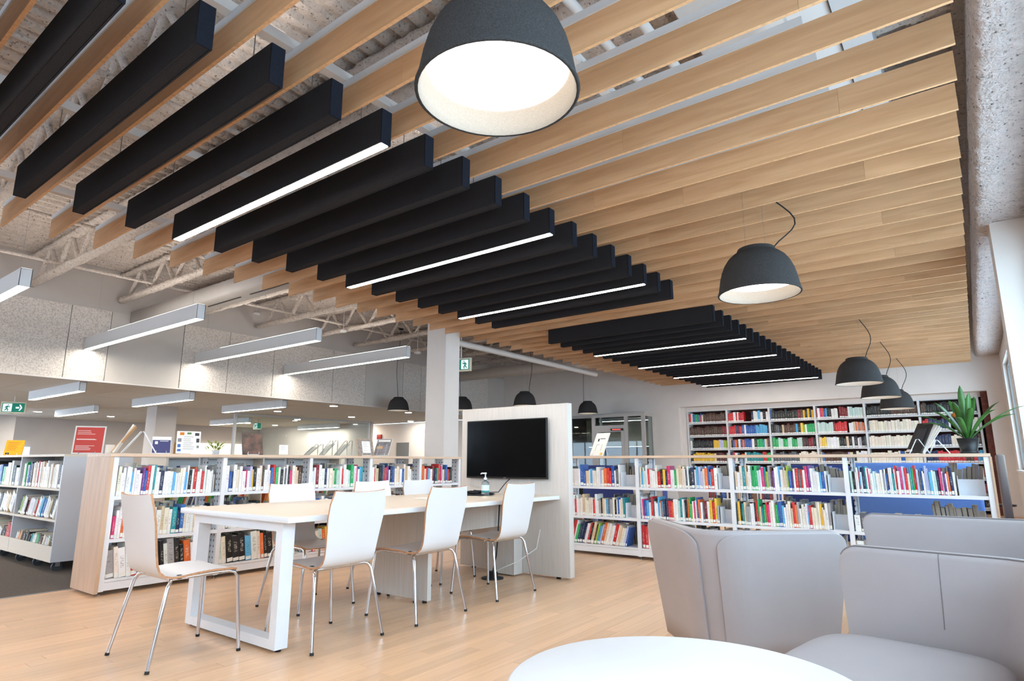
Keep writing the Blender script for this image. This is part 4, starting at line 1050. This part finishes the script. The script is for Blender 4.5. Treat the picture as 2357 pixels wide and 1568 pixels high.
for b in range(6):
    for l in (0, 1, 2): shelf_row(MF, FX[b] + .03, FX[b + 1] - .03, FZ[l], ''.join(rb.choice('kfxncwdb') for _ in range(24)), None, .21, .26, .16, .2, front=.02, single=False)

# ================================================================== MOBILE BOOKCASE ON CASTORS (left)
def mobile_case():
    t = thing('mobile_bookcase', 'grey rolling bookcase on castors standing on the carpet at left', 'bookcase', (-7.153, 2.262, 0))
    W, D = 2.55, .62; M_g = mat('grey_laminate', rgb(206, 206, 212), .5)
    M_cr = mat('cream_laminate', rgb(222, 208, 192), .55)
    BX((-.022, 0, .092), (0, D, 1.085)).build('side_panel', M_g, t); BX((-W, 0, .092), (-W + .022, D, 1.085)).build('side_panel', M_g, t)
    BX((-W, -.004, 1.085), (0, D + .004, 1.108)).build('top_board', M_cr, t); BX((-W + .022, .0, .092), (-.022, D, .115)).build('base_board', M_cr, t)
    BX((-W / 2 - .011, .004, .115), (-W / 2 + .011, D - .004, 1.085)).build('divider', M_g, t)
    BX((-W + .022, D / 2 - .006, .115), (-.022, D / 2 + .006, 1.085)).build('back_panel', M_g, t)
    for a, b in ((-W + .022, -W / 2 - .011), (-W / 2 + .011, -.022)):
        BX((a, .004, .755), (b, D / 2 - .006, .775)).build('shelf', M_cr, t); BX((a, .004, .46), (b, D / 2 - .006, .48)).build('shelf', M_cr, t)
        BX((a, .002, .115), (b, .016, .235)).build('front_lip', M_cr, t)
    wh = MB().tube([(-.012, 0, .045), (.012, 0, .045)], .045, 20)
    wm = wh.mesh('wheel', mat('castor_rubber', rgb(70, 70, 74), .6)); fk = MB().box((-.02, -.02, .045), (-.014, .02, .095)).box((.014, -.02, .045), (.02, .02, .095)).box((-.02, -.02, .088), (.02, .02, .095)).mesh('castor_fork', M_steel)
    for x in (-.10, -.62, -1.15, -1.7, -W + .12):
        for y in (.09, D - .09):
            f = link('castor_fork', fk, t, (x, y, -.004)); link('wheel', wm, f, (0, 0, .0))
    M = Matrix.Translation((-7.153, 2.262, 0))
    wn = ('%s shelf, %s half of rolling bookcase')
    for h, (a, b), rws in ((1, (-W / 2 + .02, -.03), ('hcgcbnfwcewrwecwwcwecwcwkcl', 'klwwfxwwwwhrwwsbwcwekw', 'weoefkkkkthwgkfcwhek')), (0, (-W + .03, -W / 2 - .02), ('xrkfwbgecwkwf', 'wsdwkwcew', 'wkcehwkr'))):
        for l, (z, codes) in enumerate(zip((.775, .48, .125), rws)):
            where = (wn % (['top', 'middle', 'bottom'][l], ['left', 'right'][h]), 'books in the rolling bookcase')
            shelf_row(M, a, b - (.02 if l == 0 else .14), z, codes, where, .17 if l else .19, .22 if l else .27, .14, .18, lean=0 if l == 0 else .45, front=.02)
mobile_case()

# ================================================================== DISPLAY PIECES ON THE BOOKCASE TOPS
def ray_dir(px, py):
    r = (px - 1178.5) / 1405; u = (784 - py) / 1405; fx, fz = _cp - u * _sp, _sp + u * _cp
    return r * _cy - fx * _sy, r * _sy + fx * _cy, fz
def at_y(px, Y, py=1040): d = ray_dir(px, py); return d[0] * Y / d[1]
def at_x(px, X, py=1040): d = ray_dir(px, py); return d[1] * X / d[0]
TOPZ = 1.1008
def easel(parent, w, h, m=None):
    """white wire easel: two zigzag sides"""
    for s in (-1, 1):
        MB().tube([(s * w * .28, -.055, .004), (s * w * .26, -.06, .03), (s * w * .26, -.05, .004), (s * w * .24, .045, h * .55), (s * w * .24, .10, .004)], .0028, 6).build('easel_wire', m or M_white, parent)
    MB().tube([(-w * .26, -.05, .004), (w * .26, -.05, .004)], .0028, 6).build('easel_wire', m or M_white, parent)
def standing(name, label, cat, loc, rz, w, h, th, lean, cols, decor=None, stand=True, frame=None, z=TOPZ):
    """a board, book or frame leaning on a wire easel; cols = face, back"""
    t = thing(name, label, cat, (loc[0], loc[1], z), rz)
    Mx = Matrix.Translation((0, -.045, .006)) @ Matrix.Rotation(-R(lean), 4, 'X')
    MB().box((-w / 2, 0, 0), (w / 2, th, h), M=Mx).build('body', cols[1], t)
    e = frame[0] if frame else .004
    MB().box((-w / 2 + e, -.0015, e), (w / 2 - e, -.0001, h - e), M=Mx).build('face', cols[0], t)
    for k, (x0, z0, x1, z1, m) in enumerate(decor or []):
        MB().box((-w / 2 + w * x0, -.0025, h * z0), (-w / 2 + w * x1, -.0016, h * z1), M=Mx).build('print', m, t)
    if stand: easel(t, w, h)
    return t
def lines(n, x0, x1, z0, z1, m):
    rr = random.Random(n * 7 + int(z0 * 100)); out = []
    for k in range(n):
        z = z1 - (z1 - z0) * k / max(1, n - 1); out.append((x0, z, x0 + (x1 - x0) * rr.uniform(.6, 1), z + .018, m))
    return out
M_yel = mat('yellow_print', rgb(240, 178, 30), .6); M_ora = mat('orange_ink', rgb(206, 120, 20), .6)
M_nav = mat('navy_print', rgb(62, 62, 110), .6); M_inkg = mat('grey_ink', rgb(130, 128, 130), .7); M_dk = mat('dark_photo', rgb(44, 28, 24), .35)
M_skin = mat('photo_warm', rgb(146, 98, 80), .4); M_tan = mat('tan_paper', rgb(216, 174, 130), .75, noise=(14, .08)); M_grn = mat('green_print', rgb(92, 120, 70), .6)
M_bluepr = mat('blue_print', rgb(70, 110, 180), .6); M_pinkw = mat('pale_pink', rgb(240, 214, 206), .6)
standing('display_book', 'yellow book on a wire easel on top of the rolling bookcase', 'book', (at_y(33, 2.5), 2.5), R(55), .19, .19, .018, 14, (M_yel, M_yel), lines(9, .12, .88, .3, .85, M_ora) + [(.1, .05, .3, .16, M_black)], z=1.109)
standing('poster', 'red notice poster in a white frame on the rolling bookcase', 'poster', (at_y(203, 2.62), 2.62), R(58), .285, .30, .012, 8, (M_red, M_paper), lines(3, .1, .75, .70, .82, M_pinkw) + lines(2, .1, .85, .5, .52, M_pinkw) + lines(4, .1, .8, .14, .28, M_pinkw), frame=(.014,), z=1.109)
# open tan book seen from its side on a wire easel
t = thing('open_book', 'open tan book leaning on a wire easel at the near end', 'book', (-5.84, 2.36, TOPZ), R(64))
for a, m, th in ((-33, M_tan, .012), (-29, M_paper, .008), (-26, M_paper, .004)):
    MB().box((-.004 - th, -.11, 0), (-.004, .11, .27), M=Matrix.Translation((-.09 + .002 * a, 0, .004)) @ Matrix.Rotation(R(-a), 4, 'Y')).build('cover' if th > .01 else 'page', m, t)
for s in (-.06, .06): MB().tube([(-.10, s, .006), (.03, s, .19), (.05, s, .19), (.16, s, .004)], .0035, 6).build('easel_wire', M_white, t)
tag(BX((-5.93, 2.16, TOPZ), (-5.90, 2.22, TOPZ + .075)).build('index_card', M_paper), 'small white card behind the open tan book', 'card')
standing('brochure', 'navy and white brochure on a wire easel before the white flyer', 'brochure', (-5.86, (at_x(350, -5.86) + at_x(388, -5.86)) / 2), R(72), .15, .15, .004, 12, (M_nav, M_paper), [(0, .8, 1, 1, M_paper), (.15, .55, .3, .72, M_paper), (.4, .72, .85, .75, M_paper)])
standing('flyer', 'white flyer with small pictures along its edges on the bookcase', 'flyer', (-5.86, (at_x(404, -5.86) + at_x(455, -5.86)) / 2), R(75), .20, .205, .004, 6, (M_paper, M_paper), [(.12, .82, .3, .95, M_ora), (.42, .86, .6, .95, M_grn), (.75, .8, .93, .93, M_dk), (.05, .52, .2, .68, M_inkg), (.82, .5, .95, .68, M_dk), (.05, .28, .18, .42, M_bluepr), (.85, .25, .95, .36, M_inkg), (.05, .1, .2, .2, M_bluepr)] + lines(7, .28, .76, .2, .74, M_inkg), stand=False)
standing('framed_photo', 'dark framed photo book on a wire easel on the table-side bookcase', 'photo', (-5.82, 3.43), R(80), .20, .225, .014, 20, (mat('portrait_print', rgb(92, 60, 50), .35, noise=(14, .9)), M_black))
standing('notice_card', 'small cream notice card standing on the table-side bookcase', 'card', (-5.82, 3.77), R(80), .095, .10, .003, 5, (M_paper, M_paper), lines(3, .15, .8, .5, .8, M_inkg), stand=False)
M_acr = mat('acrylic', rgb(236, 244, 246), .05, trans=.9, ior=1.2)
for i, px in enumerate((722, 756, 790)):
    t = thing('acrylic_stand', 'clear acrylic display stand, %s of three empty ones' % nth(i + 1), 'display stand', (-5.8, at_x(px, -5.8), TOPZ), R(90), 'empty acrylic stands')
    h = .12 if i == 0 else .17
    for s in (-.045, .045): MB().tube([(-.09, s, .004), (.06, s, h), (.085, s, h), (.085, s, .004)], .004, 6).build('stand_wire', M_acr, t)
    MB().box((-.002, -.05, 0), (.0, .05, h * 1.1), M=Matrix.Translation((-.09, 0, .004)) @ Matrix.Rotation(R(48), 4, 'Y')).build('acrylic_plate', M_acr, t)
standing('framed_page', 'framed page with a patterned border on the table-side bookcase', 'framed print', (-5.8, 4.86), R(72), .20, .21, .012, 22, (mat('pattern_grey', rgb(150, 138, 130), .6, noise=(60, .4)), M_tan), [(.3, .15, .8, .85, M_paper)] + lines(5, .38, .72, .3, .75, M_inkg), stand=True)
standing('magazine', 'magazine with a landscape cover leaning back on a wire easel', 'magazine', (-5.8, 5.12), R(30), .19, .26, .008, 38, (mat('landscape_print', rgb(150, 146, 150), .4, noise=(9, .5)), M_paper), [(.1, .82, .9, .93, M_paper), (.1, .4, .5, .55, M_tan)], stand=True)
# right bookcase
standing('notice_board', 'white notice card leaning on a wire easel on the right bookcase', 'card', (at_y(1378, 6.55), 6.55), R(-16), .22, .30, .006, 27, (M_paper, M_paper), [(.28, .62, .38, .74, M_black), (.42, .72, .8, .76, M_inkg), (.78, .02, .93, .12, M_yel), (.3, .2, .32, .48, M_inkg), (.7, .2, .72, .48, M_inkg), (.3, .47, .5, .485, M_inkg)])
t = thing('open_folder', 'black open book with white pages on a zigzag wire easel', 'book', (-.40, 6.55, TOPZ), R(-48))
Mx = Matrix.Translation((0, -.05, .012)) @ Matrix.Rotation(R(-30), 4, 'X')
MB().box((-.09, 0, 0), (.09, .012, .30), M=Mx).build('cover', M_black, t)
for k in range(3):
    Mk = Mx @ Matrix.Translation((.0, .014 + .006 * k, .0)) @ Matrix.Rotation(R(7 + 5 * k), 4, 'Y')
    MB().box((-.07, 0, .02), (.10, .003, .30), M=Mk).build('page', M_paper, t)
MB().box((-.05, -.003, .10), (.06, -.0005, .24), M=Mx).build('cover_panel', mat('charcoal_print', rgb(48, 50, 56), .4), t)
MB().box((-.085, -.003, .006), (-.02, -.0005, .03), M=Mx).build('label', M_paper, t)
Rz = Matrix.Rotation(R(48), 4, 'Z')
for y in (-.075, .05):
    MB().tube([Rz @ Vector(p) for p in ((-.06, y, .003), (.0, y, .125), (.02, y, .125), (.085, y, .005), (.14, y, .12), (.155, y, .115), (.23, y, .003))], .0042, 6).build('easel_wire', M_white, t)
# potted plant
t = thing('potted_plant', 'strap-leaved green plant in a black pot at the right end', 'plant', (-.035, 6.56, TOPZ))
MB().lathe([(0, 0), (.062, 0), (.066, .004), (.066, .022), (.060, .024), (.078, .125), (.082, .128), (.076, .130), (.070, .11), (0, .108)], 32).build('pot', M_black, t)
MB().lathe([(0, .118), (.05, .117), (.071, .112)], 20).build('soil', mat('soil', rgb(72, 50, 38), .95, noise=(60, .4)), t)
M_leaf = mat('leaf_green', rgb(58, 104, 44), .32, noise=(8, .35)); rl = random.Random(4)
leaves = [(-165, .30, .26, .5), (-150, .24, .34, .3), (-120, .12, .40, .2), (-100, .30, .28, .4), (-75, .20, .36, .3), (-40, .26, .33, .3), (-10, .32, .30, .35), (8, .40, .36, .25), (20, .36, .30, .3), (60, .16, .42, .1), (95, .03, .50, .05), (120, .18, .44, .2), (150, .22, .42, .2), (175, .34, .34, .4), (-60, .09, .44, .1), (30, .28, .40, .2)]
for az, reach, hh, droop in leaves:
    a = R(az); vs = []; n = 12
    for i in range(n + 1):
        u = i / n; r_ = .015 + reach * u ** 1.15; z = .11 + hh * (u - droop * u ** 3 * .9); w = .024 * math.sin(min(1, u * 1.6 + .18) * math.pi / 2) * (1 - max(0, (u - .72) / .28) ** 2) + .001
        for s in (-1, 0, 1): vs.append((math.cos(a) * r_ - math.sin(a) * w * s, math.sin(a) * r_ + math.cos(a) * w * s, z + abs(s) * w * .35))
    fs = []
    for i in range(n):
        for k in range(2): q = i * 3 + k; fs.append((q, q + 1, q + 4, q + 3))
    o = MB().add(vs, fs, 0, True).build('leaf', M_leaf, t)
    sm = o.modifiers.new('thickness', 'SOLIDIFY'); sm.thickness = .0015
MB().tube([(-.02, -.02, .11), (-.03, -.025, .2), (-.06, -.03, .31)], .006, 6).build('flower_stem', M_leaf, t)
MB().lathe([(0, 0), (.022, .012), (.028, .035), (0, .05)], 10).build('flower', mat('dried_flower', rgb(176, 104, 40), .7), t, (-.065, -.03, .30))
# ================================================================== BEYOND THE RIGHT BOOKCASE
def sofa(x0, x1, y, h, m, label, seats):
    t = thing('sofa', label, 'sofa', ((x0 + x1) / 2, y, 0)); w = (x1 - x0) / 2
    BX((-w, 0, .12), (w, .12, h), bev=.035).build('backrest', m, t)
    BX((-w, .121, .14), (w, .75, .30), bev=.03).build('seat_base', m, t)
    for k in range(seats):
        a = -w + 2 * w * k / seats; BX((a + .01, .125, .301), (a + 2 * w / seats - .01, .74, .45), bev=.04).build('seat_cushion', m, t)
    for s in (-1, 1):
        BX((min(s * w, s * (w - .12)), .13, .301), (max(s * w, s * (w - .12)), .74, .62), bev=.035).build('arm', m, t)
        for y_ in (.08, .68): MB().tube([(s * (w - .08), y_, 0), (s * (w - .08), y_, .14)], .015, 8).build('leg', M_chrome, t)
M_blue = mat('blue_fabric', rgb(104, 146, 226), .75, noise=(90, .1)); M_navyf = mat('navy_fabric', rgb(44, 60, 124), .8, noise=(90, .1))
sofa(-1.18, .02, 8.3, 1.02, M_blue, 'bright blue high-back sofa seen through the right bookcase', 3)
sofa(-1.95, -1.22, 8.3, 1.0, M_navyf, 'navy high-back armchair beside the bright blue sofa', 1)
sofa(-5.15, -4.0, 8.8, .98, M_navyf, 'navy high-back sofa seen past the screen panel', 2)
t = thing('reading_table', 'light wood reading table behind the right bookcase', 'table', (-3.2, 8.6, 0))
BX((-.75, -.45, .70), (.75, .45, .73)).build('tabletop', M_beechtop, t)
for sx in (-1, 1):
    for sy in (-1, 1): BX((sx * .7 - .025, sy * .4 - .025, 0), (sx * .7 + .025, sy * .4 + .025, .70)).build('leg', M_beech, t)
for i, x in enumerate((-3.52, -2.9)):
    dup(c0, (x, 7.95, 0), 0, 'white chair at the reading table behind the bookcase, %s one' % ('left' if i == 0 else 'right'), 'white chairs at the reading table')
t = thing('stool', 'small black stool below the far window', 'stool', (.22, 11.2, 0))
MB().lathe([(0, .45), (.16, .45), (.165, .44), (.16, .425), (0, .42)], 24).build('seat', M_black, t)
for k in range(4):
    a = math.pi / 4 + k * math.pi / 2; MB().tube([(math.cos(a) * .1, math.sin(a) * .1, .42), (math.cos(a) * .17, math.sin(a) * .17, 0)], .012, 8).build('leg', M_black, t)
tag(BX((.20, 9.4, 0), (.28, 10.1, 1.12), bev=.02).build('upholstered_screen', mat('taupe_fabric', rgb(128, 116, 110), .85, noise=(80, .1))), 'taupe upholstered divider standing by the far window', 'divider')
# glazed vestibule in the far wall
VX0, VX1, VY = -8.43, -6.83, 15.0
t = thing('glazed_vestibule', 'grey framed glass entrance with a door in the far wall', 'glass entrance', (0, VY, 0))
M_frm = mat('frame_grey', rgb(186, 180, 176), .5)
def rail_(a, b, n='frame_member'): return BX(a, b).build(n, M_frm, t)
xm1, xm2 = VX0 + (VX1 - VX0) * .66, VX0 + (VX1 - VX0) * .9
for x in (VX0, xm1 - .07, VX1 - .12): rail_((x, 0, 0), (x + .1, .06, 2.31))
rail_((VX0 + .1, 0, 2.23), (xm1 - .07, .06, 2.31)); rail_((VX0 + .1, 0, 1.93), (xm1 - .07, .06, 2.01)); rail_((xm1 + .03, 0, 2.23), (VX1 - .12, .06, 2.31)); rail_((xm1 + .03, 0, 0), (VX1 - .12, .06, .1))
rail_((VX1 - .06, .5, 0), (VX1 - .02, .548, 2.31)); rail_((VX1 - .06, .06, 2.23), (VX1 - .02, .5, 2.31)); rail_((VX1 - .06, .06, 0), (VX1 - .02, .5, .1)); rail_((VX0, .06, 2.311), (VX1 - .02, .548, 2.34))
for a, b in (((VX0 + .1, .025, 2.01), (xm1 - .07, .035, 2.23)), ((xm1 + .03, .025, .1), (VX1 - .12, .035, 2.23)), ((VX1 - .045, .06, .1), (VX1 - .035, .5, 2.23))): BX(a, b).build('pane', M_pane, t)
d = rail_((VX0 + .1, .005, 0), (VX0 + .2, .05, 1.93), 'door'); BX((xm1 - .17, .005, 0), (xm1 - .075, .05, 1.93)).build('stile', M_frm, d); BX((VX0 + .2, .005, 1.83), (xm1 - .17, .05, 1.93)).build('rail', M_frm, d); BX((VX0 + .2, .005, 0), (xm1 - .17, .05, .2)).build('rail', M_frm, d)
BX((VX0 + .2, .025, .2), (xm1 - .17, .033, 1.83)).build('pane', M_pane, d); BX((xm1 - .45, -.05, 1.86), (xm1 - .1, .004, 1.92)).build('door_closer', M_black, d); BX((xm1 - .40, -.052, 1.875), (xm1 - .15, -.05, 1.905)).build('closer_light', mat('red_led', rgb(220, 90, 80), .4, emit=(rgb(220, 80, 70), .8)), d)
w4 = struct('window_4', MB().box((-10.4, YB + .04, 2.28), (-8.44, YB + .1, 2.36)).box((-10.4, YB + .04, 0), (-8.44, YB + .1, .1)).box((-9.5, YB + .04, .1), (-9.44, YB + .1, 2.28)).box((-8.5, YB + .04, .1), (-8.44, YB + .1, 2.28)), M_frm)
BX((-10.4, YB + .065, .1), (-9.5, YB + .075, 2.28)).build('pane', M_pane, w4); BX((-9.44, YB + .065, .1), (-8.5, YB + .075, 2.28)).build('pane', M_pane, w4)
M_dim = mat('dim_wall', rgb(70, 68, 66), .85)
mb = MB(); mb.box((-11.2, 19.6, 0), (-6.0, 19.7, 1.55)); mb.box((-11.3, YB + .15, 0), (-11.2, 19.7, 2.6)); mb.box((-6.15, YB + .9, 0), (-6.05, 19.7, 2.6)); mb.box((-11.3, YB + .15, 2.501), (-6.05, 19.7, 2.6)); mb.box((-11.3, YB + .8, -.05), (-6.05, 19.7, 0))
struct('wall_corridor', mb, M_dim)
struct('wall_corridor_end', BX((-11.2, 19.55, 1.56), (-6.15, 19.65, 2.5)), mat('pale_corridor', rgb(214, 214, 196), .85))
linear(-9.6, -6.6, 17.6, 2.3, .1, .1, 'slim linear light inside the dim corridor behind the vestibule', 'corridor linear lights', 2.5)

# ================================================================== LEFT WING
GX = -17.0
t = thing('glass_partition', 'frameless glass partition of the room in the left wing', 'glass partition', (GX, 9.4, 0))
BX((-.03, 0, ZL - .05), (.03, 5.0, ZL - .002)).build('head_rail', M_alu, t); BX((-.03, 0, 0), (.03, 5.0, .06)).build('floor_rail', M_alu, t)
for y in (0, 4.93): BX((-.04, y, .06), (.04, y + .07, ZL - .05)).build('post', M_alu, t)
for k in range(4): BX((-.006, .075 + 1.214 * k, .06), (.006, .075 + 1.214 * k + 1.208, ZL - .05)).build('pane', M_pane, t)
struct('wall_partition', BX((-24, 14.42, 0), (GX + .05, 14.52, ZL)), M_wallgrey)
def panel_x(name, label, cat, pa, pb, z0, z1, X, m, kind=None):
    o = BX((X - .03, at_x(pa, X), z0), (X, at_x(pb, X), z1)).build(name, m)
    return tag(o, label, cat) if not kind else tag(o, kind=kind)
M_woodd = wood_mat('oak_door', rgb(170, 128, 84), rgb(190, 148, 102), 'Z', .5, .3, .05)
panel_x('door_1', None, None, 383, 412, 0, 1.75, -23.9, M_woodd, 'structure')
panel_x('door_2', None, None, 624, 668, 0, 1.72, -23.9, M_woodd, 'structure')
M_litglow = mat('lit_glow', rgb(240, 232, 210), .8, emit=(rgb(255, 244, 222), .75))
panel_x('window_5', None, None, 440, 562, 0, 1.75, -23.9, M_litglow, 'structure')  # glowing panel: a lamp-lit wall, its light put in as emission
panel_x('window_6', None, None, 40, 68, .9, 1.5, -23.9, mat('sky_glimpse', rgb(190, 210, 230), .4, emit=(rgb(190, 212, 236), .8)), 'structure')
o = MB().box((at_y(868, YB), YB - .05, 1.86), (at_y(878, YB), YB - .002, 2.04), bev=.006).build('fire_alarm', mat('alarm_red', rgb(150, 22, 26), .45)); tag(o, 'red fire alarm box on the wall left of the column', 'fire alarm')
struct('door_3', MB().box((at_y(914, YB), YB - .04, 0), (at_y(941, YB), YB - .002, 1.72)), mat('door_grey', rgb(120, 120, 122), .6))
tag(BX((-20.28, 2.2, 2.28), (-20.0, 5.1, 2.36)).build('ceiling_track', mat('dark_track', rgb(52, 38, 30), .7)), 'dark ceiling track at the far left edge', 'ceiling track')
struct('wall_pale', BX((-20.4, 2.0, 0), (-20.3, 5.2, 2.25)), M_wall)  # plain pale wall panel, no emission
t = thing('small_plant', 'small green plant standing beyond the flyer in the left wing', 'plant', (-8.0, at_x(496, -8.0), TOPZ))
MB().lathe([(0, 0), (.04, 0), (.05, .08), (0, .08)], 16).build('pot', M_white, t)
for k in range(16):
    a = k * 2.4; r_ = .05 + .05 * ((k * 7) % 5) / 5; z = .1 + .1 * ((k * 3) % 7) / 7
    p = Vector((math.cos(a) * r_, math.sin(a) * r_, z)); w = .02
    o = MB().add([p + Vector((0, 0, -.02)), p + Vector((math.cos(a) * .02 - math.sin(a) * w, math.sin(a) * .02 + math.cos(a) * w, .01)), p + Vector((math.cos(a) * .05, math.sin(a) * .05, .03)), p + Vector((math.cos(a) * .02 + math.sin(a) * w, math.sin(a) * .02 - math.cos(a) * w, .01))], [(0, 1, 2, 3)], 0, True).build('leaf', mat('leaf_light', rgb(150, 170, 92), .5), t)
    o.modifiers.new('thickness', 'SOLIDIFY').thickness = .002
    MB().tube([(0, 0, .07), tuple(p + Vector((0, 0, -.02)))], .002, 4).build('stem', MATS['leaf_light'], t)
# second low case behind the table-side one, carrying the plant
t = thing('cream_bookcase', 'cream low bookcase behind the table-side bookcase', 'bookcase', (-8.2, 3.6, 0), 0)
BX((-.3, 0, 0), (.2, .03, 1.08)).build('side_panel', MATS['cream_laminate'], t); BX((-.3, 2.6, 0), (.2, 2.63, 1.08)).build('side_panel', MATS['cream_laminate'], t); BX((-.3, -.01, 1.08), (.21, 2.64, 1.10)).build('top_board', MATS['cream_laminate'], t)
BX((-.3, 1.3, 0), (.2, 1.32, 1.08)).build('divider', MATS['cream_laminate'], t)
BX((-.06, .03, .05), (-.05, 1.3, 1.08)).build('back_panel', M_fix, t); BX((-.06, 1.32, .05), (-.05, 2.6, 1.08)).build('back_panel', M_fix, t)
MC = Matrix.Translation((-8.0, 3.6, 0)) @ Matrix.Rotation(R(90), 4, 'Z')
for z in (.1, .42, .74):
    for a, b in ((.03, 1.3), (1.32, 2.6)):
        BX((-.049, a, z - .02), (.2, b, z)).build('shelf', MATS['cream_laminate'], t)
        shelf_row(MC, a + .03, b - .2, z, ''.join(rb.choice('wcekbrglnfoy') for _ in range(34)), None, .18, .24, .13, .16, lean=.25, front=.02, single=False)

flush_books(300)
st = STUFF.build('shelved_books')
tag(st, 'remaining rows of shelved books in the far and rear bookcases', 'books', kind='stuff')
